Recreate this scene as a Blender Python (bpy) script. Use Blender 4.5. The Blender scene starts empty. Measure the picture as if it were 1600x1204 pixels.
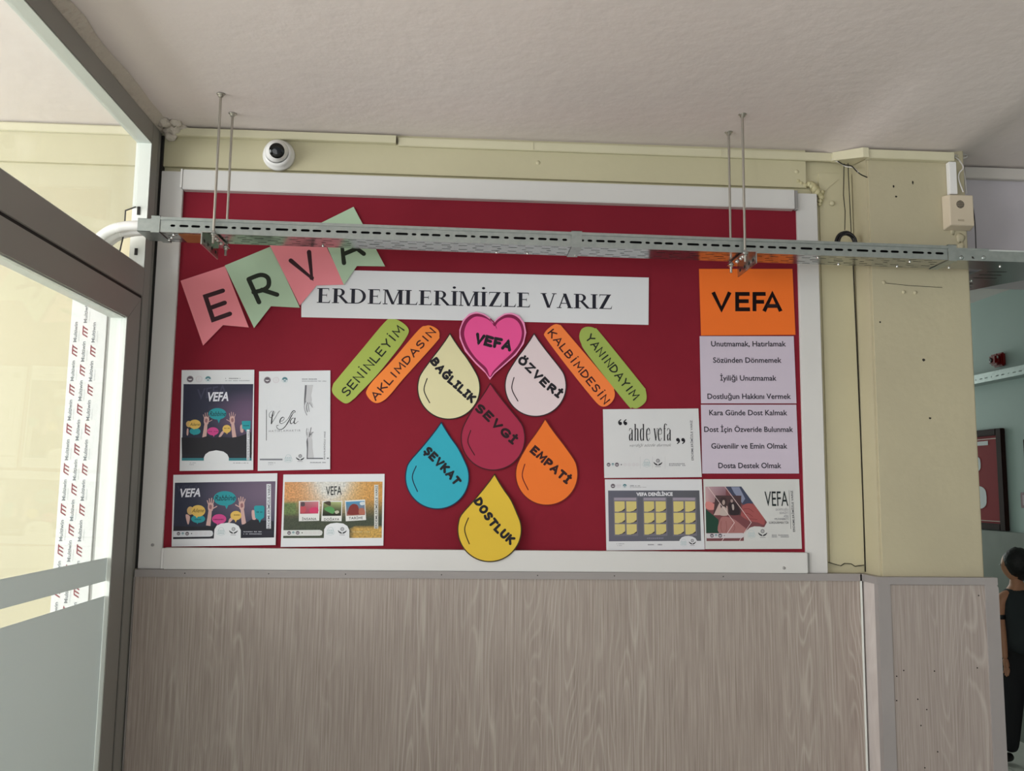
import bpy, bmesh, math, random
from mathutils import Vector, Matrix
random.seed(7)
C = bpy.context.scene.collection
H = 1.45                      # eye height above the floor
# ------------------------------------------------------------------ camera
YAW, PITCH, ROLL, FPX, WY = 0.0605335, 0.1157843, 0.0122351, 1359.61, 2.6158
def cam_axes():
    cy, sy = math.cos(YAW), math.sin(YAW)
    f = Vector((sy*math.cos(PITCH), cy*math.cos(PITCH), math.sin(PITCH)))
    rt = Vector((cy, -sy, 0)); up = rt.cross(f)
    c, s = math.cos(ROLL), math.sin(ROLL)
    return c*rt+s*up, -s*rt+c*up, f
RT, UP, FW = cam_axes()
cd = bpy.data.cameras.new('camera'); cam = bpy.data.objects.new('camera', cd); C.objects.link(cam)
cam.matrix_world = Matrix(((RT.x, UP.x, -FW.x, 0), (RT.y, UP.y, -FW.y, 0), (RT.z, UP.z, -FW.z, H), (0, 0, 0, 1)))
cd.sensor_width = 36; cd.lens = FPX/1600*36; cd.clip_start = .02
bpy.context.scene.camera = cam
# ------------------------------------------------------------------ light
sc = bpy.context.scene
sc.view_settings.view_transform = 'Standard'; sc.view_settings.look = 'None'
sc.view_settings.exposure = -0.08; sc.view_settings.gamma = 1; sc.view_settings.use_curve_mapping = False
w = bpy.data.worlds.new('World'); sc.world = w; w.use_nodes = True
w.node_tree.nodes['Background'].inputs[0].default_value = (.86, .93, 1, 1)
w.node_tree.nodes['Background'].inputs[1].default_value = .45
def area(name, loc, rot, sx, sy, power, col):
    l = bpy.data.lights.new(name, 'AREA'); l.shape = 'RECTANGLE'; l.size = sx; l.size_y = sy; l.energy = power; l.color = col
    o = bpy.data.objects.new(name, l); C.objects.link(o); o.location = loc; o.rotation_euler = rot; return o
R90 = math.pi/2
area('window_daylight', (-4.1, -.3, 1.6), (0, -R90-.22, 0), 1.7, 4.6, 325, (.985, .985, .985))      # windows of the space beyond the glazed door
area('hall_daylight', (-1.2, -3.4, 1.0), (R90+.5, 0, 0), 3.6, 1.6, 46, (.97, .98, 1))        # open hall behind the camera
area('corridor_fill', (2.5, 8.6, 1.9), (-R90, 0, 0), 1.5, 1.5, 42, (.93, 1, .97))      # added fill lamp at the far end, brightens the corridor
# ------------------------------------------------------------------ helpers
def lin(c):
    c = c/255
    return c/12.92 if c <= .04045 else ((c+.055)/1.055)**2.4
def L3(r, g, b): return (lin(r), lin(g), lin(b), 1)
def ray(px, py): return ((px-800)/FPX)*RT + ((602-py)/FPX)*UP + FW
def at(px, py, y):            # where the sight line meets the vertical plane at depth y
    d = ray(px, py); d = d*(y/d.y); return Vector((d.x, y, d.z+H))
def wp(px, py):               # board plane, (x, z)
    p = at(px, py, WY); return (p.x, p.z)

def tag(o, label=None, cat=None, group=None, kind=None):
    if label: o['label'] = label
    if cat: o['category'] = cat
    if group: o['group'] = group
    if kind: o['kind'] = kind
    return o
def empty(name, loc, label=None, cat=None, group=None, kind=None):
    o = bpy.data.objects.new(name, None); C.objects.link(o); o.location = loc; o.empty_display_size = .05
    o['_w'] = 1; del o['_w']
    return tag(o, label, cat, group, kind)
PW = {}                       # parent world positions (all parents are unrotated)
def setpos(o, p): PW[o.name] = Vector(p)
def link(name, me, parent=None, origin=None, mods=()):
    """mesh vertices are world coordinates; the origin is moved to 'origin' (or the bbox bottom centre)"""
    o = bpy.data.objects.new(name, me); C.objects.link(o)
    vs = me.vertices
    if origin is None:
        xs = [v.co.x for v in vs]; ys = [v.co.y for v in vs]; zs = [v.co.z for v in vs]
        origin = Vector(((min(xs)+max(xs))/2, (min(ys)+max(ys))/2, min(zs)))
    origin = Vector(origin)
    me.transform(Matrix.Translation(-origin))
    setpos(o, origin)
    if parent is not None:
        o.parent = parent; o.location = origin-PW[parent.name]
    else: o.location = origin
    return o
def group_root(name, loc, *a, **k):
    o = empty(name, loc, *a, **k); setpos(o, loc); return o

class MB:
    """collects shapes, builds one mesh"""
    def __init__(s): s.v = []; s.f = []; s.m = []; s.c = []; s.smooth = []
    def add(s, verts, faces, mat=0, smooth=False, col=None):
        b = len(s.v); s.v += [tuple(v) for v in verts]
        for f in faces: s.f.append(tuple(i+b for i in f)); s.m.append(mat); s.smooth.append(smooth); s.c.append(col)
        return s
    def box(s, x0, x1, y0, y1, z0, z1, mat=0, bev=0):
        if bev:
            bm = bmesh.new(); bmesh.ops.create_cube(bm, size=1)
            bmesh.ops.transform(bm, matrix=Matrix.Translation(((x0+x1)/2, (y0+y1)/2, (z0+z1)/2)) @ Matrix.Diagonal((abs(x1-x0), abs(y1-y0), abs(z1-z0), 1)), verts=bm.verts)
            bmesh.ops.bevel(bm, geom=bm.edges[:], offset=bev, segments=2, affect='EDGES')
            bm.verts.index_update()
            s.add([v.co for v in bm.verts], [[v.index for v in f.verts] for f in bm.faces], mat); bm.free(); return s
        v = [(x, y, z) for x in (x0, x1) for y in (y0, y1) for z in (z0, z1)]
        return s.add(v, [(0, 1, 3, 2), (4, 6, 7, 5), (0, 4, 5, 1), (2, 3, 7, 6), (0, 2, 6, 4), (1, 5, 7, 3)], mat)
    def prism(s, poly, d0, d1, axis='y', mat=0):
        """poly in the plane normal to axis, extruded d0..d1"""
        def P(a, b, d): return (a, d, b) if axis == 'y' else ((a, b, d) if axis == 'z' else (d, a, b))
        n = len(poly)
        v = [P(a, b, d0) for a, b in poly]+[P(a, b, d1) for a, b in poly]
        return s.add(v, [tuple(range(n)), tuple(range(2*n-1, n-1, -1))]+[(i, i+n, (i+1) % n+n, (i+1) % n) for i in range(n)], mat)
    def tube(s, pts, r, n=8, mat=0, cap=True):
        pts = [Vector(p) for p in pts]; rs = r if isinstance(r, (list, tuple)) else [r]*len(pts)
        rings = []; prev = None
        for i, p in enumerate(pts):
            t = (pts[min(i+1, len(pts)-1)]-pts[max(i-1, 0)]).normalized()
            if prev is None: u = t.orthogonal().normalized()
            else: u = (prev-t*prev.dot(t)).normalized()
            prev = u; w_ = t.cross(u)
            rings.append([p+rs[i]*(math.cos(2*math.pi*k/n)*u+math.sin(2*math.pi*k/n)*w_) for k in range(n)])
        v = [q for R in rings for q in R]
        f = [(i*n+k, i*n+(k+1) % n, (i+1)*n+(k+1) % n, (i+1)*n+k) for i in range(len(pts)-1) for k in range(n)]
        s.add(v, f, mat, True)
        if cap: s.add(rings[0], [tuple(range(n-1, -1, -1))], mat); s.add(rings[-1], [tuple(range(n))], mat)
        return s
    def lathe(s, prof, center, axis, n=32, mat=0):
        """prof: (radius, distance along axis)"""
        axis = Vector(axis).normalized(); u = axis.orthogonal().normalized(); w_ = axis.cross(u); c = Vector(center)
        v = []
        for r, d in prof: v += [c+axis*d+r*(math.cos(2*math.pi*k/n)*u+math.sin(2*math.pi*k/n)*w_) for k in range(n)]
        f = [(i*n+k, i*n+(k+1) % n, (i+1)*n+(k+1) % n, (i+1)*n+k) for i in range(len(prof)-1) for k in range(n)]
        return s.add(v, f, mat, True)
    def build(s, name, mats, parent=None, origin=None):
        me = bpy.data.meshes.new(name); me.from_pydata(s.v, [], s.f)
        if not isinstance(mats, (list, tuple)): mats = [mats]
        for m in mats: me.materials.append(m)
        for p, mi, sm in zip(me.polygons, s.m, s.smooth): p.material_index = mi; p.use_smooth = sm
        if any(c is not None for c in s.c):
            ca = me.color_attributes.new('Col', 'FLOAT_COLOR', 'CORNER')
            for p, c in zip(me.polygons, s.c):
                for k, li in enumerate(p.loop_indices):
                    cc = c[k] if (c and isinstance(c[0], (tuple, list))) else c
                    ca.data[li].color = cc or (1, 1, 1, 1)
        me.update()
        bm = bmesh.new(); bm.from_mesh(me)
        if not any(c is not None for c in s.c): bmesh.ops.recalc_face_normals(bm, faces=bm.faces)
        bm.to_mesh(me); bm.free()
        return link(name, me, parent, origin)

# ------------------------------------------------------------------ materials
def mat(name, col, rough=.6, metal=0, noise=None, bump=None, spec=.5, alpha=None):
    m = bpy.data.materials.new(name); m.use_nodes = True; nt = m.node_tree; b = nt.nodes['Principled BSDF']
    b.inputs['Base Color'].default_value = col; b.inputs['Roughness'].default_value = rough; b.inputs['Metallic'].default_value = metal
    b.inputs['Specular IOR Level'].default_value = spec
    tc = nt.nodes.new('ShaderNodeTexCoord'); geo = nt.nodes.new('ShaderNodeNewGeometry')
    if noise:                 # (scale, amount, second colour or None)
        sc_, amt, c2 = noise
        nz = nt.nodes.new('ShaderNodeTexNoise'); nz.inputs['Scale'].default_value = sc_; nz.inputs['Detail'].default_value = 6
        nt.links.new(geo.outputs['Position'], nz.inputs['Vector'])
        mx = nt.nodes.new('ShaderNodeMix'); mx.data_type = 'RGBA'
        rp = nt.nodes.new('ShaderNodeMapRange'); rp.inputs[1].default_value = .35; rp.inputs[2].default_value = .65; rp.inputs[4].default_value = amt
        nt.links.new(nz.outputs['Fac'], rp.inputs[0]); nt.links.new(rp.outputs[0], mx.inputs[0])
        mx.inputs[6].default_value = col; mx.inputs[7].default_value = c2
        nt.links.new(mx.outputs[2], b.inputs['Base Color'])
    if bump:                  # (scale, strength, distance)
        nb = nt.nodes.new('ShaderNodeTexNoise'); nb.inputs['Scale'].default_value = bump[0]; nb.inputs['Detail'].default_value = 5
        nt.links.new(geo.outputs['Position'], nb.inputs['Vector'])
        bp = nt.nodes.new('ShaderNodeBump'); bp.inputs['Strength'].default_value = bump[1]; bp.inputs['Distance'].default_value = bump[2]
        nt.links.new(nb.outputs['Fac'], bp.inputs['Height']); nt.links.new(bp.outputs[0], b.inputs['Normal'])
    return m
M_wall = mat('yellow_emulsion', L3(199, 192, 160), .55, noise=(1.7, .5, L3(188, 181, 151)), bump=(38, .18, .004))
M_pillar = mat('yellow_emulsion_worn', L3(188, 179, 150), .6, noise=(2.3, .6, L3(174, 165, 140)), bump=(30, .28, .005))
M_ceil = mat('ceiling_plaster', L3(226, 216, 213), .8, noise=(1.3, .5, L3(217, 207, 204)), bump=(24, .3, .006))
M_beam = mat('beam_paint', L3(196, 190, 196), .7, noise=(1.5, .4, L3(184, 178, 184)), bump=(24, .2, .005))
M_trunk = mat('painted_trunking', L3(212, 206, 178), .45, noise=(4, .4, L3(200, 194, 166)))
M_foam = mat('painted_foam', L3(196, 188, 148), .5, bump=(80, .4, .004))
M_white = mat('white_plastic', L3(216, 214, 212), .35, noise=(2, .4, L3(208, 207, 203)))
M_whiteS = mat('white_gloss_plastic', L3(232, 230, 228), .25)
M_endcap = mat('grey_end_cap', L3(150, 148, 146), .4)
M_black = mat('black_plastic', L3(22, 21, 22), .35)
M_dark = mat('dark_gap', L3(30, 26, 20), .9)
M_alu = mat('grey_powder_coat', L3(146, 143, 138), .42, noise=(3, .4, L3(137, 133, 128)), bump=(220, .05, .001))
M_alulight = mat('lit_profile_pale_edge', L3(196, 202, 198), .4)  # paler powder coat, daylight painted in for profile faces; also the tray lid edge
M_gask = mat('rubber_gasket', L3(24, 22, 20), .7)
M_corner = mat('grey_corner_strip', L3(156, 150, 148), .42, noise=(5, .4, L3(146, 140, 138)))
M_bead_and_lit = mat('white_bead_and_lit_face', L3(226, 230, 224), .4)
M_galv = mat('galvanised_steel', L3(168, 175, 172), .34, .75, noise=(60, .6, L3(150, 158, 156)))
M_galvB = mat('galvanised_steel_underside', L3(176, 178, 176), .2, .95, noise=(60, .4, L3(160, 164, 162)))
M_zinc = mat('zinc_rod', L3(182, 178, 170), .3, .9)
M_bright = mat('bright_zinc', L3(226, 224, 220), .22, .9)
M_red = mat('claret_backing_cloth', L3(136, 30, 47), .85, noise=(3.2, .6, L3(122, 23, 40)), bump=(7, .25, .012), spec=.25)
M_cream = mat('aged_cream_plastic', L3(206, 192, 170), .45, noise=(9, .4, L3(192, 178, 154)))
M_teal = mat('pale_teal_wall', L3(188, 204, 199), .7, noise=(1.5, .4, L3(178, 195, 190)))
M_tealdado = mat('grey_green_dado', L3(128, 132, 124), .6, noise=(6, .5, L3(116, 121, 113)))
M_film = mat('protective_film', L3(226, 229, 227), .3)
M_paper = mat('paper', L3(226, 226, 228), .7, spec=.3)
M_frame = mat('dark_wood_frame', L3(44, 26, 22), .7, spec=.15)
M_redcloth = mat('red_felt', L3(140, 14, 26), .8)
M_sirenred = mat('red_siren_plastic', L3(130, 18, 18), .22)
M_skin = mat('skin', L3(196, 140, 108), .55)
M_hair = mat('black_hair', L3(20, 16, 16), .6, bump=(60, .5, .01))
M_vest = mat('dark_grey_cloth', L3(46, 52, 54), .85)
M_trous = mat('black_cloth', L3(26, 26, 30), .85)
M_putty = mat('rough_plaster', L3(206, 196, 184), .85, bump=(45, .9, .012))
M_cablew = mat('white_cable', L3(214, 210, 206), .4)

def ink_material():
    m = bpy.data.materials.new('printed_ink'); m.use_nodes = True; nt = m.node_tree; b = nt.nodes['Principled BSDF']
    a = nt.nodes.new('ShaderNodeAttribute'); a.attribute_name = 'Col'
    nt.links.new(a.outputs['Color'], b.inputs['Base Color']); b.inputs['Roughness'].default_value = .55; b.inputs['Specular IOR Level'].default_value = .3
    return m
M_ink = ink_material()
def foliage_ink():            # the mottled autumn picture
    m = bpy.data.materials.new('autumn_print'); m.use_nodes = True; nt = m.node_tree; b = nt.nodes['Principled BSDF']
    a = nt.nodes.new('ShaderNodeAttribute'); a.attribute_name = 'Col'
    g = nt.nodes.new('ShaderNodeNewGeometry'); n = nt.nodes.new('ShaderNodeTexNoise'); n.inputs['Scale'].default_value = 210; n.inputs['Detail'].default_value = 6
    nt.links.new(g.outputs['Position'], n.inputs['Vector'])
    mr = nt.nodes.new('ShaderNodeMapRange'); mr.inputs[1].default_value = .3; mr.inputs[2].default_value = .7; mr.inputs[3].default_value = .62; mr.inputs[4].default_value = 1.3
    nt.links.new(n.outputs['Fac'], mr.inputs[0])
    mx = nt.nodes.new('ShaderNodeMix'); mx.data_type = 'RGBA'; mx.blend_type = 'MULTIPLY'; mx.inputs[0].default_value = 1
    nt.links.new(a.outputs['Color'], mx.inputs[6]); nt.links.new(mr.outputs[0], mx.inputs[7]); nt.links.new(mx.outputs[2], b.inputs['Base Color'])
    b.inputs['Roughness'].default_value = .5
    return m
M_autumn = foliage_ink()
def wood_material(name, c1, c2, c3, ox):
    m = bpy.data.materials.new(name); m.use_nodes = True; nt = m.node_tree; b = nt.nodes['Principled BSDF']
    N = nt.nodes.new; lk = nt.links.new
    g = N('ShaderNodeNewGeometry')
    def mapped(s, o=(0, 0, 0)):
        mp = N('ShaderNodeMapping'); mp.inputs['Scale'].default_value = s; mp.inputs['Location'].default_value = o; lk(g.outputs['Position'], mp.inputs['Vector']); return mp.outputs[0]
    # cathedral figure: contour lines of a smooth field that is stretched along z
    n1 = N('ShaderNodeTexNoise'); n1.inputs['Scale'].default_value = 1; n1.inputs['Detail'].default_value = 2.2; n1.inputs['Roughness'].default_value = .45; lk(mapped((7.5, 3, .8), (ox, 0, 0)), n1.inputs['Vector'])
    mu = N('ShaderNodeMath'); mu.operation = 'MULTIPLY'; mu.inputs[1].default_value = 25; lk(n1.outputs['Fac'], mu.inputs[0])
    fr = N('ShaderNodeMath'); fr.operation = 'PINGPONG'; fr.inputs[1].default_value = .5; lk(mu.outputs[0], fr.inputs[0])
    r1 = N('ShaderNodeMapRange'); r1.inputs[1].default_value = .3; r1.inputs[2].default_value = .5; lk(fr.outputs[0], r1.inputs[0])
    # fine straight fibres
    n2 = N('ShaderNodeTexNoise'); n2.inputs['Scale'].default_value = 1; n2.inputs['Detail'].default_value = 4; n2.inputs['Roughness'].default_value = .65; lk(mapped((230, 20, 4.2), (ox, 0, 0)), n2.inputs['Vector'])
    r2 = N('ShaderNodeMapRange'); r2.inputs[1].default_value = .36; r2.inputs[2].default_value = .64; lk(n2.outputs['Fac'], r2.inputs[0])
    n3 = N('ShaderNodeTexNoise'); n3.inputs['Scale'].default_value = 1; n3.inputs['Detail'].default_value = 1; lk(mapped((9, 3, .5), (ox+4, 0, 0)), n3.inputs['Vector'])
    r3 = N('ShaderNodeMapRange'); r3.inputs[1].default_value = .4; r3.inputs[2].default_value = .62; lk(n3.outputs['Fac'], r3.inputs[0])
    m1 = N('ShaderNodeMix'); m1.data_type = 'RGBA'; m1.inputs[6].default_value = c1; m1.inputs[7].default_value = c2; lk(r2.outputs[0], m1.inputs[0])
    mm = N('ShaderNodeMath'); mm.operation = 'MULTIPLY'; lk(r1.outputs[0], mm.inputs[0]); lk(r3.outputs[0], mm.inputs[1])
    ms = N('ShaderNodeMath'); ms.operation = 'MULTIPLY'; ms.inputs[1].default_value = .5; lk(mm.outputs[0], ms.inputs[0])
    m2 = N('ShaderNodeMix'); m2.data_type = 'RGBA'; m2.inputs[7].default_value = c3; lk(m1.outputs[2], m2.inputs[6]); lk(ms.outputs[0], m2.inputs[0])
    lk(m2.outputs[2], b.inputs['Base Color']); b.inputs['Roughness'].default_value = .42; b.inputs['Specular IOR Level'].default_value = .45
    bp = N('ShaderNodeBump'); bp.inputs['Strength'].default_value = .12; bp.inputs['Distance'].default_value = .002; lk(n2.outputs['Fac'], bp.inputs['Height']); lk(bp.outputs[0], b.inputs['Normal'])
    return m
M_wood = wood_material('pale_grey_oak_laminate', L3(147, 134, 125), L3(176, 164, 155), L3(198, 191, 181), 0)
M_wood2 = wood_material('pinkish_oak_laminate', L3(150, 138, 131), L3(170, 159, 152), L3(194, 185, 178), 7)
M_woodS = wood_material('lit_side_laminate', L3(196, 186, 182), L3(208, 199, 195), L3(218, 211, 207), 3)  # paler copy of the oak laminate, window light put into the colour
def floor_material():
    m = bpy.data.materials.new('pale_floor_tiles'); m.use_nodes = True; nt = m.node_tree; b = nt.nodes['Principled BSDF']
    g = nt.nodes.new('ShaderNodeNewGeometry'); br = nt.nodes.new('ShaderNodeTexNoise'); br.inputs['Scale'].default_value = 9
    nt.links.new(g.outputs['Position'], br.inputs['Vector'])
    mx = nt.nodes.new('ShaderNodeMix'); mx.data_type = 'RGBA'; nt.links.new(br.outputs['Fac'], mx.inputs[0])
    mx.inputs[6].default_value = L3(206, 207, 198); mx.inputs[7].default_value = L3(194, 196, 187)
    nt.links.new(mx.outputs[2], b.inputs['Base Color']); b.inputs['Roughness'].default_value = .25
    return m
M_floor = floor_material()
def glass_material(name, tint, gloss, dust=.11):
    m = bpy.data.materials.new(name); m.use_nodes = True; nt = m.node_tree; nt.nodes.clear()
    o = nt.nodes.new('ShaderNodeOutputMaterial'); t = nt.nodes.new('ShaderNodeBsdfTransparent'); t.inputs[0].default_value = tint
    gl = nt.nodes.new('ShaderNodeBsdfGlossy'); gl.inputs['Roughness'].default_value = .02
    lw = nt.nodes.new('ShaderNodeLayerWeight'); lw.inputs['Blend'].default_value = .5
    fz = nt.nodes.new('ShaderNodeMapRange'); fz.inputs[1].default_value = .25; fz.inputs[3].default_value = gloss; fz.inputs[4].default_value = .10
    nt.links.new(lw.outputs['Facing'], fz.inputs[0])
    mx = nt.nodes.new('ShaderNodeMixShader'); nt.links.new(fz.outputs[0], mx.inputs[0]); nt.links.new(t.outputs[0], mx.inputs[1]); nt.links.new(gl.outputs[0], mx.inputs[2])
    df = nt.nodes.new('ShaderNodeBsdfDiffuse'); df.inputs[0].default_value = (.9, .92, .93, 1); m3 = nt.nodes.new('ShaderNodeMixShader'); m3.inputs[0].default_value = dust
    nt.links.new(mx.outputs[0], m3.inputs[1]); nt.links.new(df.outputs[0], m3.inputs[2]); nt.links.new(m3.outputs[0], o.inputs[0]); return m
M_glass = glass_material('window_glass', (.965, .98, .97, 1), .015)
def frosted_material():
    m = bpy.data.materials.new('frosted_film'); m.use_nodes = True; nt = m.node_tree; nt.nodes.clear()
    o = nt.nodes.new('ShaderNodeOutputMaterial'); t = nt.nodes.new('ShaderNodeBsdfTranslucent'); t.inputs[0].default_value = L3(216, 220, 220)
    d = nt.nodes.new('ShaderNodeBsdfDiffuse'); d.inputs[0].default_value = L3(196, 201, 200)
    mx = nt.nodes.new('ShaderNodeMixShader'); mx.inputs[0].default_value = .55; nt.links.new(t.outputs[0], mx.inputs[1]); nt.links.new(d.outputs[0], mx.inputs[2])
    nt.links.new(mx.outputs[0], o.inputs[0]); return m
M_frost = frosted_material()

# ------------------------------------------------------------------ the room
CZ = H+1.08; XR = 3.35; WALLY = 2.632; PFY = 2.53; PX0, PX1 = 1.246, 1.562
def S(name, mb, m, parent=None, **k):
    o = mb.build(name, m, parent, **k)
    if parent is None: o['kind'] = 'structure'
    return o
fl = S('floor', MB().box(-4.3, XR+.1, -4.2, 9.1, -.1, -.006), M_dark)
def tile(x0, x1, y0, y1): return MB().box(x0+.002, x1-.002, y0+.002, y1-.002, -.006, 0)
tiles = {}
def floor_tile(x, y, s):
    if s not in tiles:
        o = tile(0, s, 0, s).build('tile', M_floor, fl, origin=(0, 0, 0)); tiles[s] = o
    else:
        o = tiles[s].copy(); C.objects.link(o); o.parent = fl
    o.location = Vector((x, y, 0))-PW['floor']
ts = .4
for i in range(4):
    for j in range(12): floor_tile(XR-ts*(i+1), 3.0+j*ts, ts)
rest = MB()
for i in range(-11, 9):
    for j in range(-10, 15):
        x, y = XR-ts*(i+12)+ts*0, 0
for i in range(19):
    for j in range(33):
        x = XR-ts*(i+1); y = 3.0+(j-18)*ts
        if i < 4 and j >= 18 and j < 30: continue
        if y > 8.8: continue
        rest.box(x+.002, x+ts-.002, y+.002, y+ts-.002, -.006, 0)
r_ = rest.build('tile_field', M_floor, fl); r_['kind'] = 'stuff'
def sst(x, a, b):
    t = max(0, min(1, (x-a)/(b-a))); return t*t*(3-2*t)
def czf(x, y): return CZ-.027*sst(x, 1.12, 1.25)*(1-sst(x, 1.52, 1.62))*sst(y, 1.9, 2.5)+.002*math.sin(3*x+1)*math.sin(2.3*y)
cg = MB(); gx_ = [-4.3+i*.1 for i in range(54)]+[1.05+i*.05 for i in range(14)]+[1.75+i*.1 for i in range(18)]; gx_ = sorted(set(round(g, 3) for g in gx_ if g <= XR+.1))
gy_ = [-4.2+i*.2 for i in range(28)]+[1.4+i*.08 for i in range(19)]+[2.95]; gy_ = sorted(set(round(g, 3) for g in gy_ if g <= 2.95))
cg.add([(x, y, czf(x, y)) for y in gy_ for x in gx_], [(j*len(gx_)+i, j*len(gx_)+i+1, (j+1)*len(gx_)+i+1, (j+1)*len(gx_)+i) for j in range(len(gy_)-1) for i in range(len(gx_)-1)], 0, True)
cg.box(-4.3, XR+.1, -4.2, 2.95, CZ+.02, CZ+.25)
S('ceiling', cg, M_ceil)
S('ceiling_corridor', MB().box(1.4, XR+.1, 2.951, 9.1, H+1.236, H+1.5), M_ceil)
wb = S('wall_back', MB().box(-4.3, 1.6, WALLY, WALLY+.3, 0, CZ), M_wall)
# slightly proud lintel band above the board, and its painted edge
S('lintel', MB().box(-4.3, 1.09, WALLY-.014, WALLY, H+.957, CZ, bev=0), M_wall, wb)
pil = S('wall_pillar', MB().box(PX0, PX1, PFY, 2.95, 0, CZ-.004, bev=.006), M_pillar)
S('wall_right', MB().box(XR, XR+.12, -4.2, 9.1, 0, H+1.4), M_teal)
S('wall_corridor', MB().box(1.3, PX1-.004, 2.951, 9.1, 0, H+1.4), M_teal)
S('wall_far', MB().box(1.3, XR+.1, 9.1, 9.2, 0, H+1.4), M_teal)
S('wall_left', MB().box(-4.4, -4.3, 2.2, 2.9, 0, CZ), M_wall)
S('beam', MB().box(PX1-.002, XR, 2.71, 2.95, H+.725, CZ-.002, bev=.004), M_beam)['kind'] = 'structure'
# cracks and chipped plaster
def ribbon3(pts, wdt, y, thick=.0012):
    mb = MB()
    for (x0, z0), (x1, z1) in zip(pts[:-1], pts[1:]):
        d = Vector((x1-x0, z1-z0)); n = Vector((-d.y, d.x)).normalized()*wdt/2
        mb.prism([(x0+n.x, z0+n.y), (x1+n.x, z1+n.y), (x1-n.x, z1-n.y), (x0-n.x, z0-n.y)], y-thick, y+.0005)
    return mb
def wpts(L, y): return [((at(a, b, y)).x, (at(a, b, y)).z) for a, b in L]
slab = MB()                   # skim layer between board and pillar that stops short of the dado with a broken edge
brk = wpts([(1292, 878), (1300, 879), (1306, 881), (1314, 883), (1319, 879), (1326, 879), (1330, 880), (1334, 884), (1341, 882), (1349, 882)], WALLY-.006)
slab.prism([(1.135, CZ-.07), (1.135, brk[0][1])]+brk+[(PX0-.004, brk[-1][1]), (PX0-.004, CZ-.07)], WALLY-.006, WALLY)
S('skim_layer', slab, M_wall, wb)
S('crack', ribbon3(wpts([(1333, 410), (1337, 500), (1343, 640), (1350, 800), (1352, 893)], WALLY-.007), .0032, WALLY-.0065), M_dark, wb)
S('crack', ribbon3(wpts([(1282, 306), (1296, 292), (1310, 280)], WALLY-.007), .0015, WALLY-.0065), M_pillar, wb)
S('crack', ribbon3(wpts([(1294, 878), (1306, 881.5), (1314, 883.5), (1319, 880), (1330, 880.5), (1336, 884.5), (1350, 882.5)], WALLY-.007), .002, WALLY-.0065), M_dark, wb)
for (a, b, c, d) in [(1396, 291, 1.6, 3), (1426, 285, 1.4, 4), (1400, 307, 2.2, 2), (1443, 562, 3, 3), (1453, 653, 2.4, 2), (1375, 503, 1.6, 2)]:
    p = at(a, b, PFY); k = .0017
    S('plaster_chip', MB().prism([(p.x-c*k, p.z), (p.x-c*k*.3, p.z+d*k*.8), (p.x+c*k*.8, p.z+d*k*.5), (p.x+c*k, p.z-d*k*.3), (p.x, p.z-d*k)], PFY-.001, PFY+.001), M_dark, pil)
S('scratch', ribbon3(wpts([(1383, 442), (1420, 446), (1472, 449)], PFY), .0012, PFY), M_dark, pil)
for a, b in [(1412, 456), (1430, 457), (1381, 441)]:
    p = at(a, b, PFY); S('paint_blob', MB().lathe([(.006, 0), (.0055, .002), (.003, .004), (.0002, .0045)], (p.x, PFY, p.z), (0, -1, 0), 12), M_pillar, pil)
for a, b in [(841, 254), (1058, 239), (1245, 268), (1301, 317)]:
    p = at(a, b, WALLY-.014); S('paint_blob', MB().lathe([(.008, -.004), (.0072, .002), (.004, .004), (.0002, .0045)], (p.x, WALLY-.012, p.z), (0, -1, 0), 12), M_wall, wb)
# rough plaster along the partition head and torn ceiling paint by the pillar
def lumpy(pts, z0, z1, r, seed):
    rr = random.Random(seed); mb = MB(); n = len(pts)
    ring = []
    return mb
mbp = MB(); rr = random.Random(3)
P_ = []
for i in range(19):
    y = 2.615-i*.09; P_.append((y, .004+rr.random()*.012))
for (ya, wa), (yb, wb_) in zip(P_[:-1], P_[1:]):
    mbp.add([(-.925, ya, H+1.056), (-.925, yb, H+1.056), (-.905+wb_, yb, CZ+.001), (-.905+wa, ya, CZ+.001), (-.975, ya, CZ+.001), (-.975, yb, CZ+.001), (-.975, ya, H+1.056), (-.975, yb, H+1.056)],
            [(0, 1, 2, 3), (3, 2, 5, 4), (4, 5, 7, 6), (6, 7, 1, 0)])
S('trim_1', mbp, M_putty)
blob = MB()
def dab(mb, c, r, sq, seed, n=9, m=14, amp=1):
    rr = random.Random(seed); v = []; ph = [rr.random()*6 for _ in range(4)]
    for i in range(1, n):
        t = math.pi*i/n
        for j in range(m):
            a = 2*math.pi*j/m; k = 1+amp*(.16*math.sin(3*a+ph[0])+.12*math.sin(2*t*2+ph[1]+a*2))
            v.append((c[0]+r*sq[0]*k*math.sin(t)*math.cos(a), c[1]+r*sq[1]*k*math.sin(t)*math.sin(a), c[2]+r*sq[2]*k*math.cos(t)))
    f = [(i*m+j, i*m+(j+1) % m, (i+1)*m+(j+1) % m, (i+1)*m+j) for i in range(n-2) for j in range(m)]
    f += [tuple(range(m)), tuple(range((n-2)*m+m-1, (n-2)*m-1, -1))]
    mb.add(v, f, 0, True)
for i, (x, y, z, r) in enumerate([(-.885, 2.6, 1.07, .03), (-.87, 2.57, 1.077, .018), (-.9, 2.56, 1.072, .02), (-.893, 2.603, 1.045, .018), (-.86, 2.6, 1.076, .014)]): dab(blob, (x, y, H+z), r, (1, .8, .7), i)
S('plaster_dab', blob, M_putty, bpy.data.objects['trim_1'])
flake = MB()
for i, (a, b, r, w_) in enumerate([(1345, 236, .02, 2.4), (1385, 232, .015, 3), (1430, 226, .02, 3), (1462, 224, .025, 2.5), (1495, 238, .02, 1.6)]):
    d = ray(a, b); d = d*((1.08)/d.z); dab(flake, (d.x, d.y, H+1.083), r, (w_, 1, .35), 20+i)
S('loose_paint', flake, M_ceil, bpy.data.objects['ceiling'])
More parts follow.
